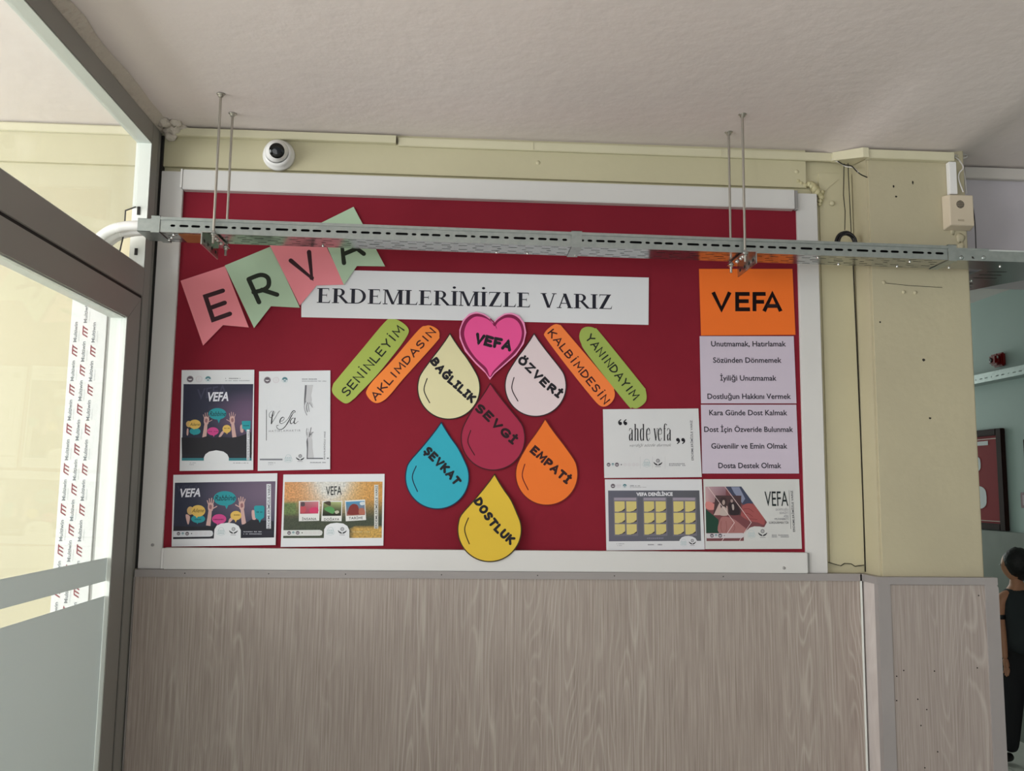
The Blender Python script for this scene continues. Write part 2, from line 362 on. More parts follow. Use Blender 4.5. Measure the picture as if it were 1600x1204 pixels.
# dado (wall panelling) of the back wall
DZ = H-.2475
d1 = S('trim_2', MB().box(-.915, 1.213, 2.598, WALLY-.002, .0, DZ-.02), M_wood)
S('top_strip', MB().box(-.917, 1.226, 2.594, WALLY-.002, DZ-.021, DZ), M_corner, d1)
S('corner_strip', MB().box(1.2130, 1.2175, 2.594, WALLY-.004, .0, DZ-.001), M_bead_and_lit, d1)
S('edge_strip', MB().box(-.9175, -.9155, 2.592, WALLY-.004, .0, DZ-.021), M_corner, d1)
for px in (289, 420, 540, 690, 840, 960, 1130):
    p = at(px, 892 + (px-289)*.006, 2.594); S('nail', MB().lathe([(.0016, 0), (.0016, .001), (0.0001, .0012)], (p.x, 2.594, DZ-.01), (0, -1, 0), 8), M_dark, d1)
# dado of the pillar
PY = 2.507
d2 = S('trim_3', MB().box(1.258, 1.545, PY, PFY-.001, .0, DZ-.022), M_wood2)
S('side_panel', MB().box(1.224, 1.2455, PY+.004, WALLY-.004, 0, DZ-.022), M_woodS, d2)  # left face coloured paler to stand for daylight falling on it
S('corner_strip', MB().prism([(1.2225, PY-.003), (1.2595, PY-.003), (1.2595, PY), (1.2265, PY), (1.2265, PY+.02), (1.2225, PY+.02)], 0, DZ-.02, 'z'), M_corner, d2)
S('top_strip', MB().prism([(1.2205, PY-.004), (1.583, PY-.004), (1.583, PFY-.001), (PX0-.001, PFY-.001), (PX0-.001, WALLY-.006), (1.2205, WALLY-.006)], DZ-.021, DZ, 'z'), M_corner, d2)
ce = MB()
cpoly = [(1.5445, 0), (1.585, 0), (1.585, DZ-.022), (1.582, DZ-.011), (1.574, DZ-.003), (1.563, DZ+.001), (1.5445, DZ-.019)]
ce.prism([(1.5445, 0), (1.585, 0), (1.585, DZ-.03), (1.579, DZ-.018), (1.5445, DZ-.0205)], PY-.0035, 2.90)
S('end_strip', ce, M_corner, d2)
rr = random.Random(5)
for a, b in [(1412, 1047), (1401, 1056), (1460, 1048), (1401, 1094), (1448, 1108), (1439, 1133), (1465, 1174), (1529, 930), (1527, 1043), (1445, 1199), (1434, 1092)]:
    p = at(a, b, PY); S('nail_hole', MB().lathe([(.002, 0), (.002, .0006), (.0001, .0008)], (p.x, PY, p.z), (0, -1, 0), 8), M_dark, d2)
# corridor dado
S('trim_4', MB().box(XR-.02, XR, -4.2, 9.1, 0, H-.235), M_tealdado)

# ------------------------------------------------------------------ glazed partition and door
XI, XO = -.92, -.962
dr = group_root('door_1', (XI, 2.0, 0)); dr['kind'] = 'structure'
Y_ST = 2.428
def D(name, mb, m, parent=dr): return mb.build(name, m, parent)
D('header', MB().box(XO, XI, 1.0, 2.534, H+.996, H+1.057, bev=.0015), M_alu)
D('header_lit_underside', MB().box(XO-.001, XI-.0015, 1.0, 2.534, H+.9935, H+.9965), M_alulight)  # pale skin under the header, outside daylight painted in
D('jamb', MB().box(XO, XI, 2.534, 2.584, 0, H+1.057, bev=.0012), M_alu)
D('wall_profile', MB().box(XO, XI-.001, 2.588, 2.608, 0, H+1.057, bev=.0012), M_alu)
D('gap_seal', MB().box(XO+.004, XI-.004, 2.583, 2.589, 0, H+1.05), M_gask)
D('gap_seal', MB().box(XO+.002, XI-.006, 2.6075, 2.6155, 0, H+1.05), M_gask)
D('gap_seal', MB().box(XI-.006, -.9140, 2.6085, 2.6315, DZ+.001, H+1.05), M_gask)
D('jamb_lit_face', MB().box(XO-.003, XI-.0015, 2.5315, 2.5345, H+.62, H+.9935), M_bead_and_lit)  # pale skin on the jamb face, its daylight painted as colour
D('transom', MB().box(XO, XI, 1.0, 2.534, H+.534, H+.617, bev=.0015), M_alu)
D('transom_lit_top', MB().box(XO, XI-.0015, 1.0, 2.534, H+.6165, H+.6185), M_alulight)
D('door_seal', MB().box(XO+.006, XI-.003, 1.55, 2.53, H+.527, H+.535), M_gask)
D('door_seal', MB().box(XO+.006, XI-.003, 2.522, 2.534, .01, H+.527), M_gask)
# transom pane cut away at the corner where the conduits pass
gp = [(1.0, H+.617), (2.43, H+.617), (2.46, H+.70), (2.46, H+.765), (2.534, H+.80), (2.534, H+.996), (1.0, H+.996)]
D('transom_pane', MB().prism(gp, XO+.003, XO+.009, 'x'), M_glass)
ed = MB()
for (a, b), (c, d) in [((2.46, H+.765), (2.534, H+.80)), ((2.46, H+.70), (2.46, H+.765)), ((2.43, H+.617), (2.46, H+.70))]:
    ed.tube([(XO+.006, a, b), (XO+.006, c, d)], .0022, 6)
D('pane_edge', ed, M_gask)
D('gasket', MB().box(XO+.012, XO+.02, 2.529, 2.533, H+.775, H+.80), M_gask)
D('gasket', MB().box(XO+.012, XO+.02, 2.529, 2.533, H+.655, H+.675), M_gask)
# door leaf: rails and stiles with mitred corners
y0, y1, z0, z1 = 1.565, 2.517, .02, H+.524
iy0, iy1, iz0, iz1 = y0+.087, Y_ST, .12, H+.452
def leafpiece(poly): return MB().prism(poly, XO+.001, XI+.002, 'x')
g_ = .0006
leaf = leafpiece([(iy0, iz1), (iy1, iz1), (y1, z1), (y0, z1)]).build('door_leaf', M_alu, dr)
D('stile', leafpiece([(iy1, iz0), (y1, z0), (y1, z1-g_*2), (iy1, iz1-g_*2)]), M_alu, leaf)
D('stile', leafpiece([(iy0, iz0), (y0, z0), (y0, z1-g_*2), (iy0, iz1-g_*2)]), M_alu, leaf)
D('rail', leafpiece([(y0+g_, z0), (y1-g_, z0), (iy1-g_, iz0), (iy0+g_, iz0)]), M_alu, leaf)
D('lit_reveal', MB().box(XO-.002, XI-.006, iy1-.003, iy1, iz0, iz1), M_bead_and_lit, leaf)  # pale skin on the stile reveal, light on that face painted in
D('glazing_bead', MB().box(XI-.0065, XI+.0005, iy1-.005, iy1-.0005, iz0, iz1), M_bead_and_lit, leaf)
D('lit_reveal', MB().box(XO-.002, XI-.004, iy0, iy1, iz1-.003, iz1), M_alulight, leaf)  # pale skin under the top rail, light on it put into the colour
XG = XI-.012
D('glass_pane', MB().box(XG-.004, XG, iy0, iy1-.002, iz0, iz1-.002), M_glass, leaf)
D('frosted_band', MB().box(XG+.0003, XG+.0012, iy0, iy1-.004, H-.262, H-.201), M_frost, leaf)
D('frosted_panel', MB().box(XG+.0003, XG+.0012, iy0, iy1-.004, iz0, H-.301), M_frost, leaf)
# more of the partition towards the camera (out of frame)
D('jamb', MB().box(XO, XI, 1.50, 1.56, 0, H+.534), M_alu)
D('side_pane', MB().box(XO+.02, XO+.026, 1.0, 1.5, .1, H+.534), M_glass)
D('bottom_rail', MB().box(XO, XI, 1.0, 1.5, 0, .1), M_alu)
D('end_jamb', MB().box(XO, XI, .94, 1.0, 0, CZ-.02), M_alu)

# ------------------------------------------------------------------ lettering and printing
def smooth(pts, n=6, closed=False):
    P = [Vector((p[0], p[1])) for p in pts]
    if len(P) < 3: return P
    out = []; m = len(P)
    rng = range(m) if closed else range(m-1)
    for i in rng:
        g = lambda k: P[k % m] if closed else P[max(0, min(m-1, k))]
        p0, p1, p2, p3 = g(i-1), g(i), g(i+1), g(i+2)
        for k in range(n):
            t = k/n
            out.append(.5*((2*p1)+(p2-p0)*t+(2*p0-5*p1+4*p2-p3)*t*t+(3*p1-p0-3*p2+p3)*t**3))
    if not closed: out.append(P[-1])
    return out
class Print:
    """flat print on a sheet; 2-D wall coordinates (x, z), each layer .12 mm further out"""
    def __init__(s, off): s.mb = MB(); s.off = off; s.n = 0
    def poly(s, pts, col, layer=1, cols=None):
        s.n += 1; e = layer*.00014+(s.n % 40)*.000002
        v = [(p[0], s.off(p[0], p[1])-e, p[1]) for p in pts]
        a = sum(pts[i][0]*pts[(i+1) % len(pts)][1]-pts[(i+1) % len(pts)][0]*pts[i][1] for i in range(len(pts)))
        idx = list(range(len(pts)))
        if a < 0: idx.reverse()
        s.mb.add(v, [tuple(idx)], 0, False, [cols[i] for i in idx] if cols else col)
    def stroke(s, pts, wd, col, layer=1, caps=True, closed=False):
        pts = [Vector((p[0], p[1])) for p in pts]
        q = [pts[0]]
        for p in pts[1:]:
            if (p-q[-1]).length > 1e-6: q.append(p)
        pts = q; n = len(pts)
        if n < 2: return
        ws = wd if isinstance(wd, (list, tuple)) else [wd]*n
        if len(ws) != n: ws = [ws[min(int(i*len(ws)/n), len(ws)-1)] for i in range(n)]
        L = []; R = []
        for i, p in enumerate(pts):
            a = pts[(i-1) % n] if closed else pts[max(i-1, 0)]; b = pts[(i+1) % n] if closed else pts[min(i+1, n-1)]
            d1 = (p-a).normalized() if (p-a).length else (b-p).normalized(); d2 = (b-p).normalized() if (b-p).length else d1
            t = (d1+d2); t = t.normalized() if t.length > .2 else d1
            nn = Vector((-t.y, t.x)); k = 1/max(.6, nn.dot(Vector((-d1.y, d1.x))))
            L.append(p+nn*ws[i]/2*k); R.append(p-nn*ws[i]/2*k)
        rng = n if closed else n-1
        for i in range(rng):
            j = (i+1) % n; s.poly([L[i], L[j], R[j], R[i]], col, layer)
        if caps and not closed:
            for p, w_ in ((pts[0], ws[0]), (pts[-1], ws[-1])): s.disc(p, w_/2, col, layer, 10)
    def disc(s, c, r, col, layer=1, n=20, ry=None):
        s.poly([(c[0]+r*math.cos(2*math.pi*k/n), c[1]+(ry or r)*math.sin(2*math.pi*k/n)) for k in range(n)], col, layer)
    def ring(s, c, r, wd, col, layer=1, n=24):
        s.stroke([(c[0]+r*math.cos(2*math.pi*k/n), c[1]+r*math.sin(2*math.pi*k/n)) for k in range(n)], wd, col, layer, closed=True)
    def tris(s, vs, fs, col, layer):
        for f in fs: s.poly([vs[i] for i in f], col, layer)
    def build(s, name, parent, m=None): return s.mb.build(name, m or M_ink, parent) if s.mb.f else None

FONT = {}
def glyph_mesh(text, bold=0.0, shear=0.0, spacing=1.0):
    key = (text, bold, shear, spacing)
    if key not in FONT:
        cu = bpy.data.curves.new('t', 'FONT'); cu.body = text; cu.size = 1; cu.offset = bold; cu.shear = shear; cu.space_character = spacing
        cu.resolution_u = 3; cu.fill_mode = 'FRONT'
        o = bpy.data.objects.new('t', cu); C.objects.link(o)
        dg = bpy.context.evaluated_depsgraph_get(); dg.update()
        me = bpy.data.meshes.new_from_object(o.evaluated_get(dg))
        vs = [(v.co.x, v.co.y) for v in me.vertices]; fs = [tuple(p.vertices) for p in me.polygons]
        bpy.data.meshes.remove(me); bpy.data.objects.remove(o); bpy.data.curves.remove(cu)
        xs = [v[0] for v in vs]
        FONT[key] = (vs, fs, min(xs), max(xs))
    return FONT[key]
CAP = .727                    # cap height of the built-in face at size 1
def text(pr, body, p0, p1, cap, col, bold=0.0, shear=0.0, spacing=1.0, layer=2):
    """text from baseline point p0 to p1 (wall x, z), cap height in metres"""
    vs, fs, a, b = glyph_mesh(body, bold, shear, spacing)
    p0 = Vector(p0[:2]); p1 = Vector(p1[:2]); d = p1-p0; ex = d/(b-a); n = Vector((-d.y, d.x)).normalized()*(cap/CAP)
    pr.tris([p0+ex*(x-a)+n*y for x, y in vs], fs, col, layer)
def tpx(pr, body, x0, y0, x1, y1, cappx, col, tr=None, **k):
    """the same from pixel readings of the board"""
    f = tr or (lambda a, b: (a, b))
    q0 = wp(*f(x0, y0)); q1 = wp(*f(x1, y1))
    a = wp(*f(x0, y0)); d = Vector(q1)-Vector(q0)
    # the cap height is measured across the baseline
    ang = math.atan2(y1-y0, x1-x0); b = wp(*f(x0+cappx*math.sin(ang), y0-cappx*math.cos(ang)))
    text(pr, body, q0, q1, math.dist(a, b), col, **k)

SG = {  # monoline capitals, (strokes, width)
 'A': ([[(0, 0), (.33, 1), (.66, 0)], [(.14, .34), (.54, .34)]], .66),
 'B': ([[(0, 0), (0, 1)], [(0, 1), (.36, .98), (.5, .8), (.42, .58), (0, .53)], [(0, .53), (.42, .52), (.58, .3), (.44, .05), (0, 0)]], .58),
 'D': ([[(0, 0), (0, 1)], [(0, 1), (.34, .93), (.6, .55), (.36, .08), (0, 0)]], .6),
 'E': ([[(.52, 1), (0, 1), (0, 0), (.55, 0)], [(0, .52), (.42, .52)]], .55),
 'F': ([[(.52, 1), (0, 1), (0, 0)], [(0, .52), (.42, .52)]], .5),
 'G': ([[(.6, .85), (.4, 1), (.12, .86), (0, .48), (.12, .1), (.38, 0), (.6, .14), (.62, .42), (.36, .42)]], .62),
 'I': ([[(.15, 0), (.15, 1)]], .3),
 'J': ([[(.3, 1), (.3, .2), (0, 0)]], .3),
 'K': ([[(0, 0), (0, 1)], [(.52, 1), (.04, .45)], [(.16, .55), (.56, 0)]], .56),
 'L': ([[(0, 1), (0, 0), (.48, 0)]], .48),
 'M': ([[(0, 0), (.06, 1), (.38, .3), (.7, 1), (.76, 0)]], .76),
 'N': ([[(0, 0), (0, 1), (.56, 0), (.56, 1)]], .56),
 'O': ([[(.3, 1), (.06, .82), (0, .45), (.14, .06), (.38, .02), (.58, .24), (.6, .64), (.46, .94), (.3, 1)]], .62),
 'P': ([[(0, 0), (0, 1)], [(0, 1), (.4, .96), (.54, .74), (.38, .5), (0, .46)]], .54),
 'R': ([[(0, 0), (0, 1)], [(0, 1), (.4, .96), (.52, .76), (.38, .54), (0, .5)], [(.24, .5), (.56, 0)]], .56),
 'S': ([[(.5, .88), (.3, 1), (.07, .88), (.07, .64), (.42, .44), (.5, .2), (.3, 0), (.02, .1)]], .52),
 'T': ([[(0, 1), (.6, 1)], [(.3, 1), (.3, 0)]], .6),
 'U': ([[(0, 1), (.02, .2), (.28, 0), (.52, .2), (.55, 1)]], .55),
 'V': ([[(0, 1), (.32, 0), (.62, 1)]], .62),
 'Y': ([[(0, 1), (.3, .5), (.6, 1)], [(.3, .5), (.3, 0)]], .6),
 'Z': ([[(0, 1), (.55, 1), (0, 0), (.58, 0)]], .58),
}
ROUND = set('BDGOPRSUJ')
def sglyph(ch, serif=False):
    base = {'İ': 'I', 'Ö': 'O', 'Ğ': 'G', 'Ş': 'S', 'Ü': 'U'}.get(ch, ch)
    st, w_ = SG[base]; st = [list(q) for q in st]
    if base in ROUND: st = [smooth(q, 5) if len(q) > 3 else q for q in st]
    if base == 'I' and serif: st += [[(-.02, 1), (.32, 1)], [(-.02, 0), (.32, 0)]]
    if ch == 'İ': st.append([(.15, 1.3), (.16, 1.31)])
    if ch == 'Ö': st += [[(.16, 1.28), (.17, 1.29)], [(.46, 1.28), (.47, 1.29)]]
    if ch == 'Ğ': st.append(smooth([(.18, 1.34), (.34, 1.2), (.5, 1.36)], 4))
    if ch == 'Ş': st.append([(.28, 0), (.24, -.26)])
    return st, w_
def marker_text(pr, word, pts, cap, wd, col, gap=.3, serif=True, layer=3, lean=0, jitter=True, caps=True, inset=0):
    """rounded marker capitals along a polyline of wall points, fitted to its length"""
    P = smooth(pts, 12) if len(pts) > 2 else [Vector(p) for p in pts]
    if inset: n_ = max(1, int(len(P)*inset)); P = P[n_:-n_]
    acc = [0]
    for a, b in zip(P[:-1], P[1:]): acc.append(acc[-1]+(b-a).length)
    Lt = acc[-1]
    widths = [sglyph(c, serif)[1] for c in word]; tot = sum(widths)+gap*(len(word)-1); k = Lt/tot; x = 0
    rr = random.Random(hash(word) % 100 if False else len(word)*7+ord(word[0]))
    for c, w_ in zip(word, widths):
        s_ = (x+w_/2)*k; i = max(j for j in range(len(acc)) if acc[j] <= s_+1e-9); i = min(i, len(P)-2)
        t = (s_-acc[i])/(acc[i+1]-acc[i]); c0 = P[i]+(P[i+1]-P[i])*t
        i0 = max(0, i-3); i1 = min(len(P)-1, i+4); d = (P[i1]-P[i0]).normalized()
        th = (rr.random()-.5)*.16 if jitter else 0
        d = Vector((d.x*math.cos(th)-d.y*math.sin(th), d.x*math.sin(th)+d.y*math.cos(th))); n = Vector((-d.y, d.x))
        for q in sglyph(c, serif)[0]:
            pr.stroke([c0+d*((p[0]-w_/2)*k+lean*p[1]*cap)+n*((p[1]-.5)*cap) for p in q], wd, col, layer, caps)
            if len(q) < 8 and caps:
                for p in q[1:-1]: pr.disc(c0+d*((p[0]-w_/2)*k+lean*p[1]*cap)+n*((p[1]-.5)*cap), wd/2, col, layer, 8)
        x += w_+gap

# serif capitals for the banner: polygons in a cap-height-1 box
def serif_glyph(ch):
    T, t, h = .18, .06, .055
    out = []
    def rect(a, b, c, d): out.append([(a, c), (b, c), (b, d), (a, d)])
    def stem(x, w_=T, s=.085, top=True, bot=True):
        rect(x, x+w_, 0, 1)
        if top: rect(x-s, x+w_+s, 1-h, 1)
        if bot: rect(x-s, x+w_+s, 0, h)
    def slant(x0, y0, x1, y1, w_): out.append([(x0-w_/2, y0), (x0+w_/2, y0), (x1+w_/2, y1), (x1-w_/2, y1)])
    def bowl(cx, y0, y1, rx, wv, wh):
        cy = (y0+y1)/2; ry = (y1-y0)/2; N = 12
        for i in range(N):
            a, b = -math.pi/2+math.pi*i/N, -math.pi/2+math.pi*(i+1)/N
            o = lambda u: (cx+rx*math.cos(u), cy+ry*math.sin(u)); q = lambda u: (cx+(rx-wv)*math.cos(u), cy+(ry-wh)*math.sin(u))
            out.append([q(a), o(a), o(b), q(b)])
    if ch == 'E':
        stem(.09); rect(.2, .6, 1-h, 1); rect(.2, .64, 0, h); rect(.2, .5, .5, .5+h)
        out += [[(.6, 1), (.56, 1-h), (.6, .78)], [(.64, 0), (.68, .24), (.59, h)], [(.5, .38), (.5, .66), (.46, .52)]]; return out, .72
    if ch == 'L':
        stem(.09); rect(.2, .62, 0, h); out.append([(.62, 0), (.67, .26), (.57, h)]); return out, .68
    if ch in 'Iİ':
        stem(.09)
        if ch == 'İ': out.append([(.165+.085*math.cos(k*math.pi/5), 1.24+.085*math.sin(k*math.pi/5)) for k in range(10)])
        return out, .36
    if ch == 'R':
        stem(.09); rect(.2, .38, 1-h, 1); rect(.2, .38, .48, .48+h); bowl(.36, .48, 1, .27, .15, h); slant(.76, 0, .4, .5, .17); rect(.66, .9, 0, h); return out, .84
    if ch == 'D':
        stem(.09); rect(.2, .38, 1-h, 1); rect(.2, .38, 0, h); bowl(.36, 0, 1, .46, .16, h); return out, .88
    if ch == 'M':
        rect(.09, .14, 0, 1); rect(-.0, .24, 0, h); rect(0, .2, 1-h, 1); slant(.52, 0, .18, 1, .15); slant(.52, 0, .84, 1, .06); stem(.8); return out, 1.06
    if ch == 'V':
        slant(.42, 0, .14, 1, .16); slant(.44, 0, .7, 1, .06); rect(0, .3, 1-h, 1); rect(.58, .82, 1-h, 1); return out, .8
    if ch == 'A':
        slant(.12, 0, .4, 1, .06); slant(.68, 0, .4, 1, .17); rect(.22, .58, .3, .3+h); rect(0, .24, 0, h); rect(.54, .84, 0, h); return out, .84
    if ch == 'Z':
        rect(.06, .66, 1-h, 1); rect(.04, .68, 0, h); slant(.14, 0, .56, 1, .19); out += [[(.06, 1), (.06, .78), (.12, 1)], [(.68, 0), (.72, .26), (.62, 0)]]; return out, .74
    return out, .42
def serif_text(pr, body, p0, p1, cap, col):
    gl = [serif_glyph(c) for c in body]; gap = .035; tot = sum(g[1]+gap for g in gl)-gap
    p0 = Vector(p0); d = Vector(p1)-p0; k = d.length/tot; e = d.normalized(); n = Vector((-e.y, e.x)); x = 0
    for g, w_ in gl:
        for q in g: pr.poly([p0+e*((x+a)*k)+n*(b*cap) for a, b in q], col, 2)
        x += w_+gap

# ------------------------------------------------------------------ notice board
bx0, bx1 = -.9135, 1.119; iz_t, iz_b = H+.878, H-.186; oz_t, oz_b = H+.940, H-.247
board = group_root('notice_board', ((bx0+bx1)/2, WY, oz_b), 'large claret notice board in a white trunking frame on the yellow wall', 'notice board')
gb = MB(); nx, nz = 60, 34                                          # the backing cloth, gently rumpled
def cloth(x, z):
    e = min(x+.86, 1.06-x, z-(iz_b), iz_t-z)
    return .0006*math.sin(9*x+3*z)*math.sin(7*z+2)+.0012*math.exp(-((z-iz_b)/.12)**2)*math.sin(34*x+6*z+math.sin(5*x))
vs = []; fs = []
for j in range(nz+1):
    for i in range(nx+1):
        x = -.856+(1.058+.856)*i/nx; z = iz_b-.004+(iz_t-iz_b+.008)*j/nz; vs.append((x, WY+.0015+max(-.0012, min(.0012, cloth(x, z))), z))
for j in range(nz):
    for i in range(nx): a = j*(nx+1)+i; fs.append((a, a+1, a+nx+2, a+nx+1))
gb.add(vs, fs, 0, True); gb.box(-.856, 1.058, WY+.0035, WALLY-.001, iz_b-.004, iz_t+.004)
gb.build('backing_cloth', M_red, board)
def B(name, mb, m): return mb.build(name, m, board)
B('frame_strip', MB().box(bx0, -.848, 2.606, WALLY-.001, oz_b, oz_t-.002, bev=.0015), M_white)
B('frame_strip', MB().box(1.0535, bx1, 2.606, WALLY-.001, oz_b, oz_t-.006, bev=.0015), M_white)
B('frame_strip', MB().box(-.846, 1.0415, 2.592, WALLY-.0012, iz_t, oz_t, bev=.002), M_white)
B('frame_strip', MB().box(-.838, 1.0525, 2.592, WALLY-.0012, oz_b+.0005, iz_b, bev=.002), M_white)
B('end_cap', MB().box(-.852, -.8462, 2.590, 2.607, iz_t+.004, oz_t+.001, bev=.001), M_whiteS)
B('end_cap', MB().box(1.0417, 1.0525, 2.595, 2.607, iz_t-.002, oz_t-.001, bev=.001), M_endcap)
B('end_cap', MB().box(-.846, -.8385, 2.596, 2.607, oz_b+.001, iz_b-.001, bev=.001), M_whiteS)
B('end_cap', MB().box(1.0527, 1.0605, 2.598, 2.607, oz_b+.001, iz_b-.001, bev=.001), M_endcap)
for a, b, y in [(238.5, 851, 2.606), (1225, 887, 2.592)]:
    p = at(a, b, y); B('screw', MB().lathe([(.0045, 0), (.0045, .0012), (.002, .0022), (.0001, .0018)], (p.x, y, p.z), (0, -1, 0), 14), M_endcap)

def sheet(name, pxpoly, colour, label, cat, group=None, lift=.0016, tilt=(0, 0), thick=.0004, material=None, rough=.7, round_=False, wall=None):
    """a cut sheet fixed to the board; returns object and a Print factory"""
    pts = [wp(*p) for p in pxpoly]
    if round_: pts = [tuple(p) for p in smooth(pts, 6, closed=True)]
    cx = sum(p[0] for p in pts)/len(pts); cz = sum(p[1] for p in pts)/len(pts)
    off = lambda x, z: WY-(lift+tilt[0]*(x-cx)+tilt[1]*(z-cz))
    n = len(pts); v = [(x, off(x, z), z) for x, z in pts]+[(x, off(x, z)+thick, z) for x, z in pts]
    a = sum(pts[i][0]*pts[(i+1) % n][1]-pts[(i+1) % n][0]*pts[i][1] for i in range(n))
    idx = list(range(n)) if a > 0 else list(range(n-1, -1, -1))
    f = [tuple(idx), tuple(i+n for i in reversed(idx))]+[(i, (i+1) % n, (i+1) % n+n, i+n) for i in range(n)]
    mb = MB().add(v, f)
    o = mb.build(name, material or mat(name+'_paper', colour, rough, spec=.3, noise=(6, .3, tuple(c*.94 for c in colour[:3])+(1,))))
    tag(o, label, cat, group)
    return o, off

K = L3(24, 22, 30)
# banner
o, off = sheet('title_banner', [(471, 418), (555, 422.5), (800, 428), (1013.5, 433.7), (1013, 507.5), (740, 501), (471, 495.5)], L3(224, 225, 229),
    'long white paper banner reading ERDEMLERİMİZLE VARIZ', 'banner', lift=.0018)
pr = Print(off); serif_text(pr, 'ERDEMLERİMİZLE VARIZ', wp(495, 473), wp(957, 483), .0455, L3(30, 30, 44)); pr.build('lettering', o)

# pennants
def Z3(x, y): return (260+x/4.2105, 320+y/4.2105)
pink = L3(236, 140, 150); green = L3(176, 200, 172)
flags = [
 ('pink swallowtail pennant with letter E, leftmost and lowest of the four', pink, [(92, 498), (385, 402), (545, 808), (375, 792), (245, 927)], [[(372, 565), (258, 602), (310, 757), (420, 718)], [(287, 680), (385, 645)]], .003, (.012, -.03)),
 ('green swallowtail pennant with letter R, between the two pink ones', green, [(385, 400), (690, 272), (880, 678), (690, 668), (580, 812)], [[(612, 642), (543, 490)], [(543, 490), (620, 462), (668, 480), (674, 530), (640, 560), (576, 576)], [(630, 560), (730, 592)]], .0038, (-.006, -.025)),
 ('pink swallowtail pennant with letter V, partly over the white banner', pink, [(682, 268), (990, 145), (1175, 527), (990, 532), (880, 664)], [[(820, 368), (958, 483), (940, 312)]], .0046, (.004, -.012)),
 ('green swallowtail pennant with letter A, topmost of the four, behind the metal tray', green, [(995, 132), (1232, 15), (1440, 408), (1255, 405), (1170, 530)], [[(1170, 385), (1150, 212), (1300, 325)], [(1168, 326), (1256, 290)]], .0054, (.006, -.012))]
for lab, col, poly, strokes, lift, tilt in flags:
    o, off = sheet('pennant', [Z3(*p) for p in poly], col, lab, 'pennant', lift=lift, tilt=tilt, thick=.0005)
    pr = Print(off); ink = L3(52, 22, 30) if col == pink else L3(28, 36, 24)
    for st in strokes:
        q = [wp(*Z3(*p)) for p in st]
        if len(q) == 6: q = smooth(q, 5)
        pr.stroke(q, .0135, ink, 2)
        if len(st) < 6:
            for p in q[1:-1]: pr.disc(p, .00675, ink, 2, 12)
    pr.build('lettering', o)

# drops
def drop_outline(tip, l, r, b):
    cx = (l+r)/2; rx = (r-l)/2; top = tip[1]; Ht = b-top; cy = b-rx*1.0
    pts = [tip]
    for dx, dy in ((.15, .085), (.345, .185), (.585, .30)): pts.append((tip[0]+(cx-tip[0])*dy*1.3+rx*dx*1.0, top+Ht*dy))
    for k in range(-3, 13):
        a = math.radians(-40+k*14+14) if False else math.radians(-28+(k+3)*(236/15))
        pts.append((cx+rx*math.cos(a), cy+rx*math.sin(a)))
    for dx, dy in reversed(((.15, .085), (.345, .185), (.585, .30))): pts.append((tip[0]+(cx-tip[0])*dy*1.3-rx*dx, top+Ht*dy))
    return pts
def drop(label, col, tip, l, r, b, o_, word, path, hl, ink, edge, lift=.002, tilt=(0, 0), cap=.0198):
    T = lambda x, y: (o_[0]+x/4.6294, o_[1]+y/4.6294)
    pts = drop_outline(tip, l, r, b)
    # keep the tip sharp: smooth only the round part
    body = smooth([T(*p) for p in pts[1:]], 3)
    poly = [T(*tip)]+[(p[0], p[1]) for p in body]
    o, off = sheet('paper_drop', poly, col, label, 'paper drop', lift=lift, tilt=tilt, thick=.0008)
    wpoly = [wp(*p) for p in poly]; cx = sum(p[0] for p in wpoly)/len(wpoly); cz = sum(p[1] for p in wpoly)/len(wpoly)
    pe = Print(off); ins = [(cx+(x-cx)*.984, cz+(z-cz)*.984) for x, z in wpoly]; pe.stroke(ins, .0034, edge, 1, closed=True); pe.build('outline', o)
    ph = Print(off); ph.stroke(smooth([wp(*T(*p)) for p in hl], 8), .0030, edge, 2); ph.build('highlight_line', o)
    pt = Print(off); marker_text(pt, word, [wp(*T(*p)) for p in path], cap, .0075, ink, gap=.34, inset=.065); pt.build('lettering', o)
A_ = (600, 480); B_ = (600, 640)
drop('cream paper drop reading BAĞLILIK', L3(228, 220, 176), (477, 185), 240, 697, 812, A_, 'BAĞLILIK', [(352, 370), (430, 470), (540, 570), (660, 680)], [(312, 515), (290, 600), (330, 690)], K, L3(40, 36, 30))
drop('pale pink paper drop reading ÖZVERİ', L3(226, 208, 212), (1085, 185), 872, 1320, 792, A_, 'ÖZVERİ', [(975, 365), (1070, 450), (1170, 550), (1285, 640)], [(940, 508), (925, 590), (968, 678)], K, L3(50, 34, 40))
drop('claret paper drop reading SEVGİ, nearly the colour of the cloth', L3(166, 44, 74), (768, 545), 555, 1022, 1180, A_, 'SEVGİ', [(668, 712), (760, 790), (850, 880), (955, 975)], [(627, 890), (607, 975), (655, 1068)], L3(36, 10, 20), L3(72, 10, 26), lift=.0036, tilt=(0, .004), cap=.0205)
drop('turquoise paper drop reading ŞEVKAT', L3(52, 172, 194), (415, 85), 152, 618, 720, B_, 'ŞEVKAT', [(300, 280), (370, 350), (450, 430), (545, 540)], [(233, 407), (205, 490), (242, 590)], K, L3(20, 40, 70))
drop('orange paper drop reading EMPATİ', L3(240, 120, 46), (1165, 60), 948, 1405, 693, B_, 'EMPATİ', [(1070, 275), (1150, 350), (1240, 430), (1345, 520)], [(1018, 393), (1000, 480), (1042, 578)], L3(50, 16, 18), L3(110, 20, 16))
drop('yellow paper drop reading DOSTLUK, its foot over the white frame', L3(224, 188, 62), (800, 460), 530, 993, 1095, B_, 'DOSTLUK', [(668, 640), (735, 740), (810, 840), (940, 960)], [(610, 780), (583, 865), (616, 965)], K, L3(60, 46, 16), lift=.0185, tilt=(0, -.112))

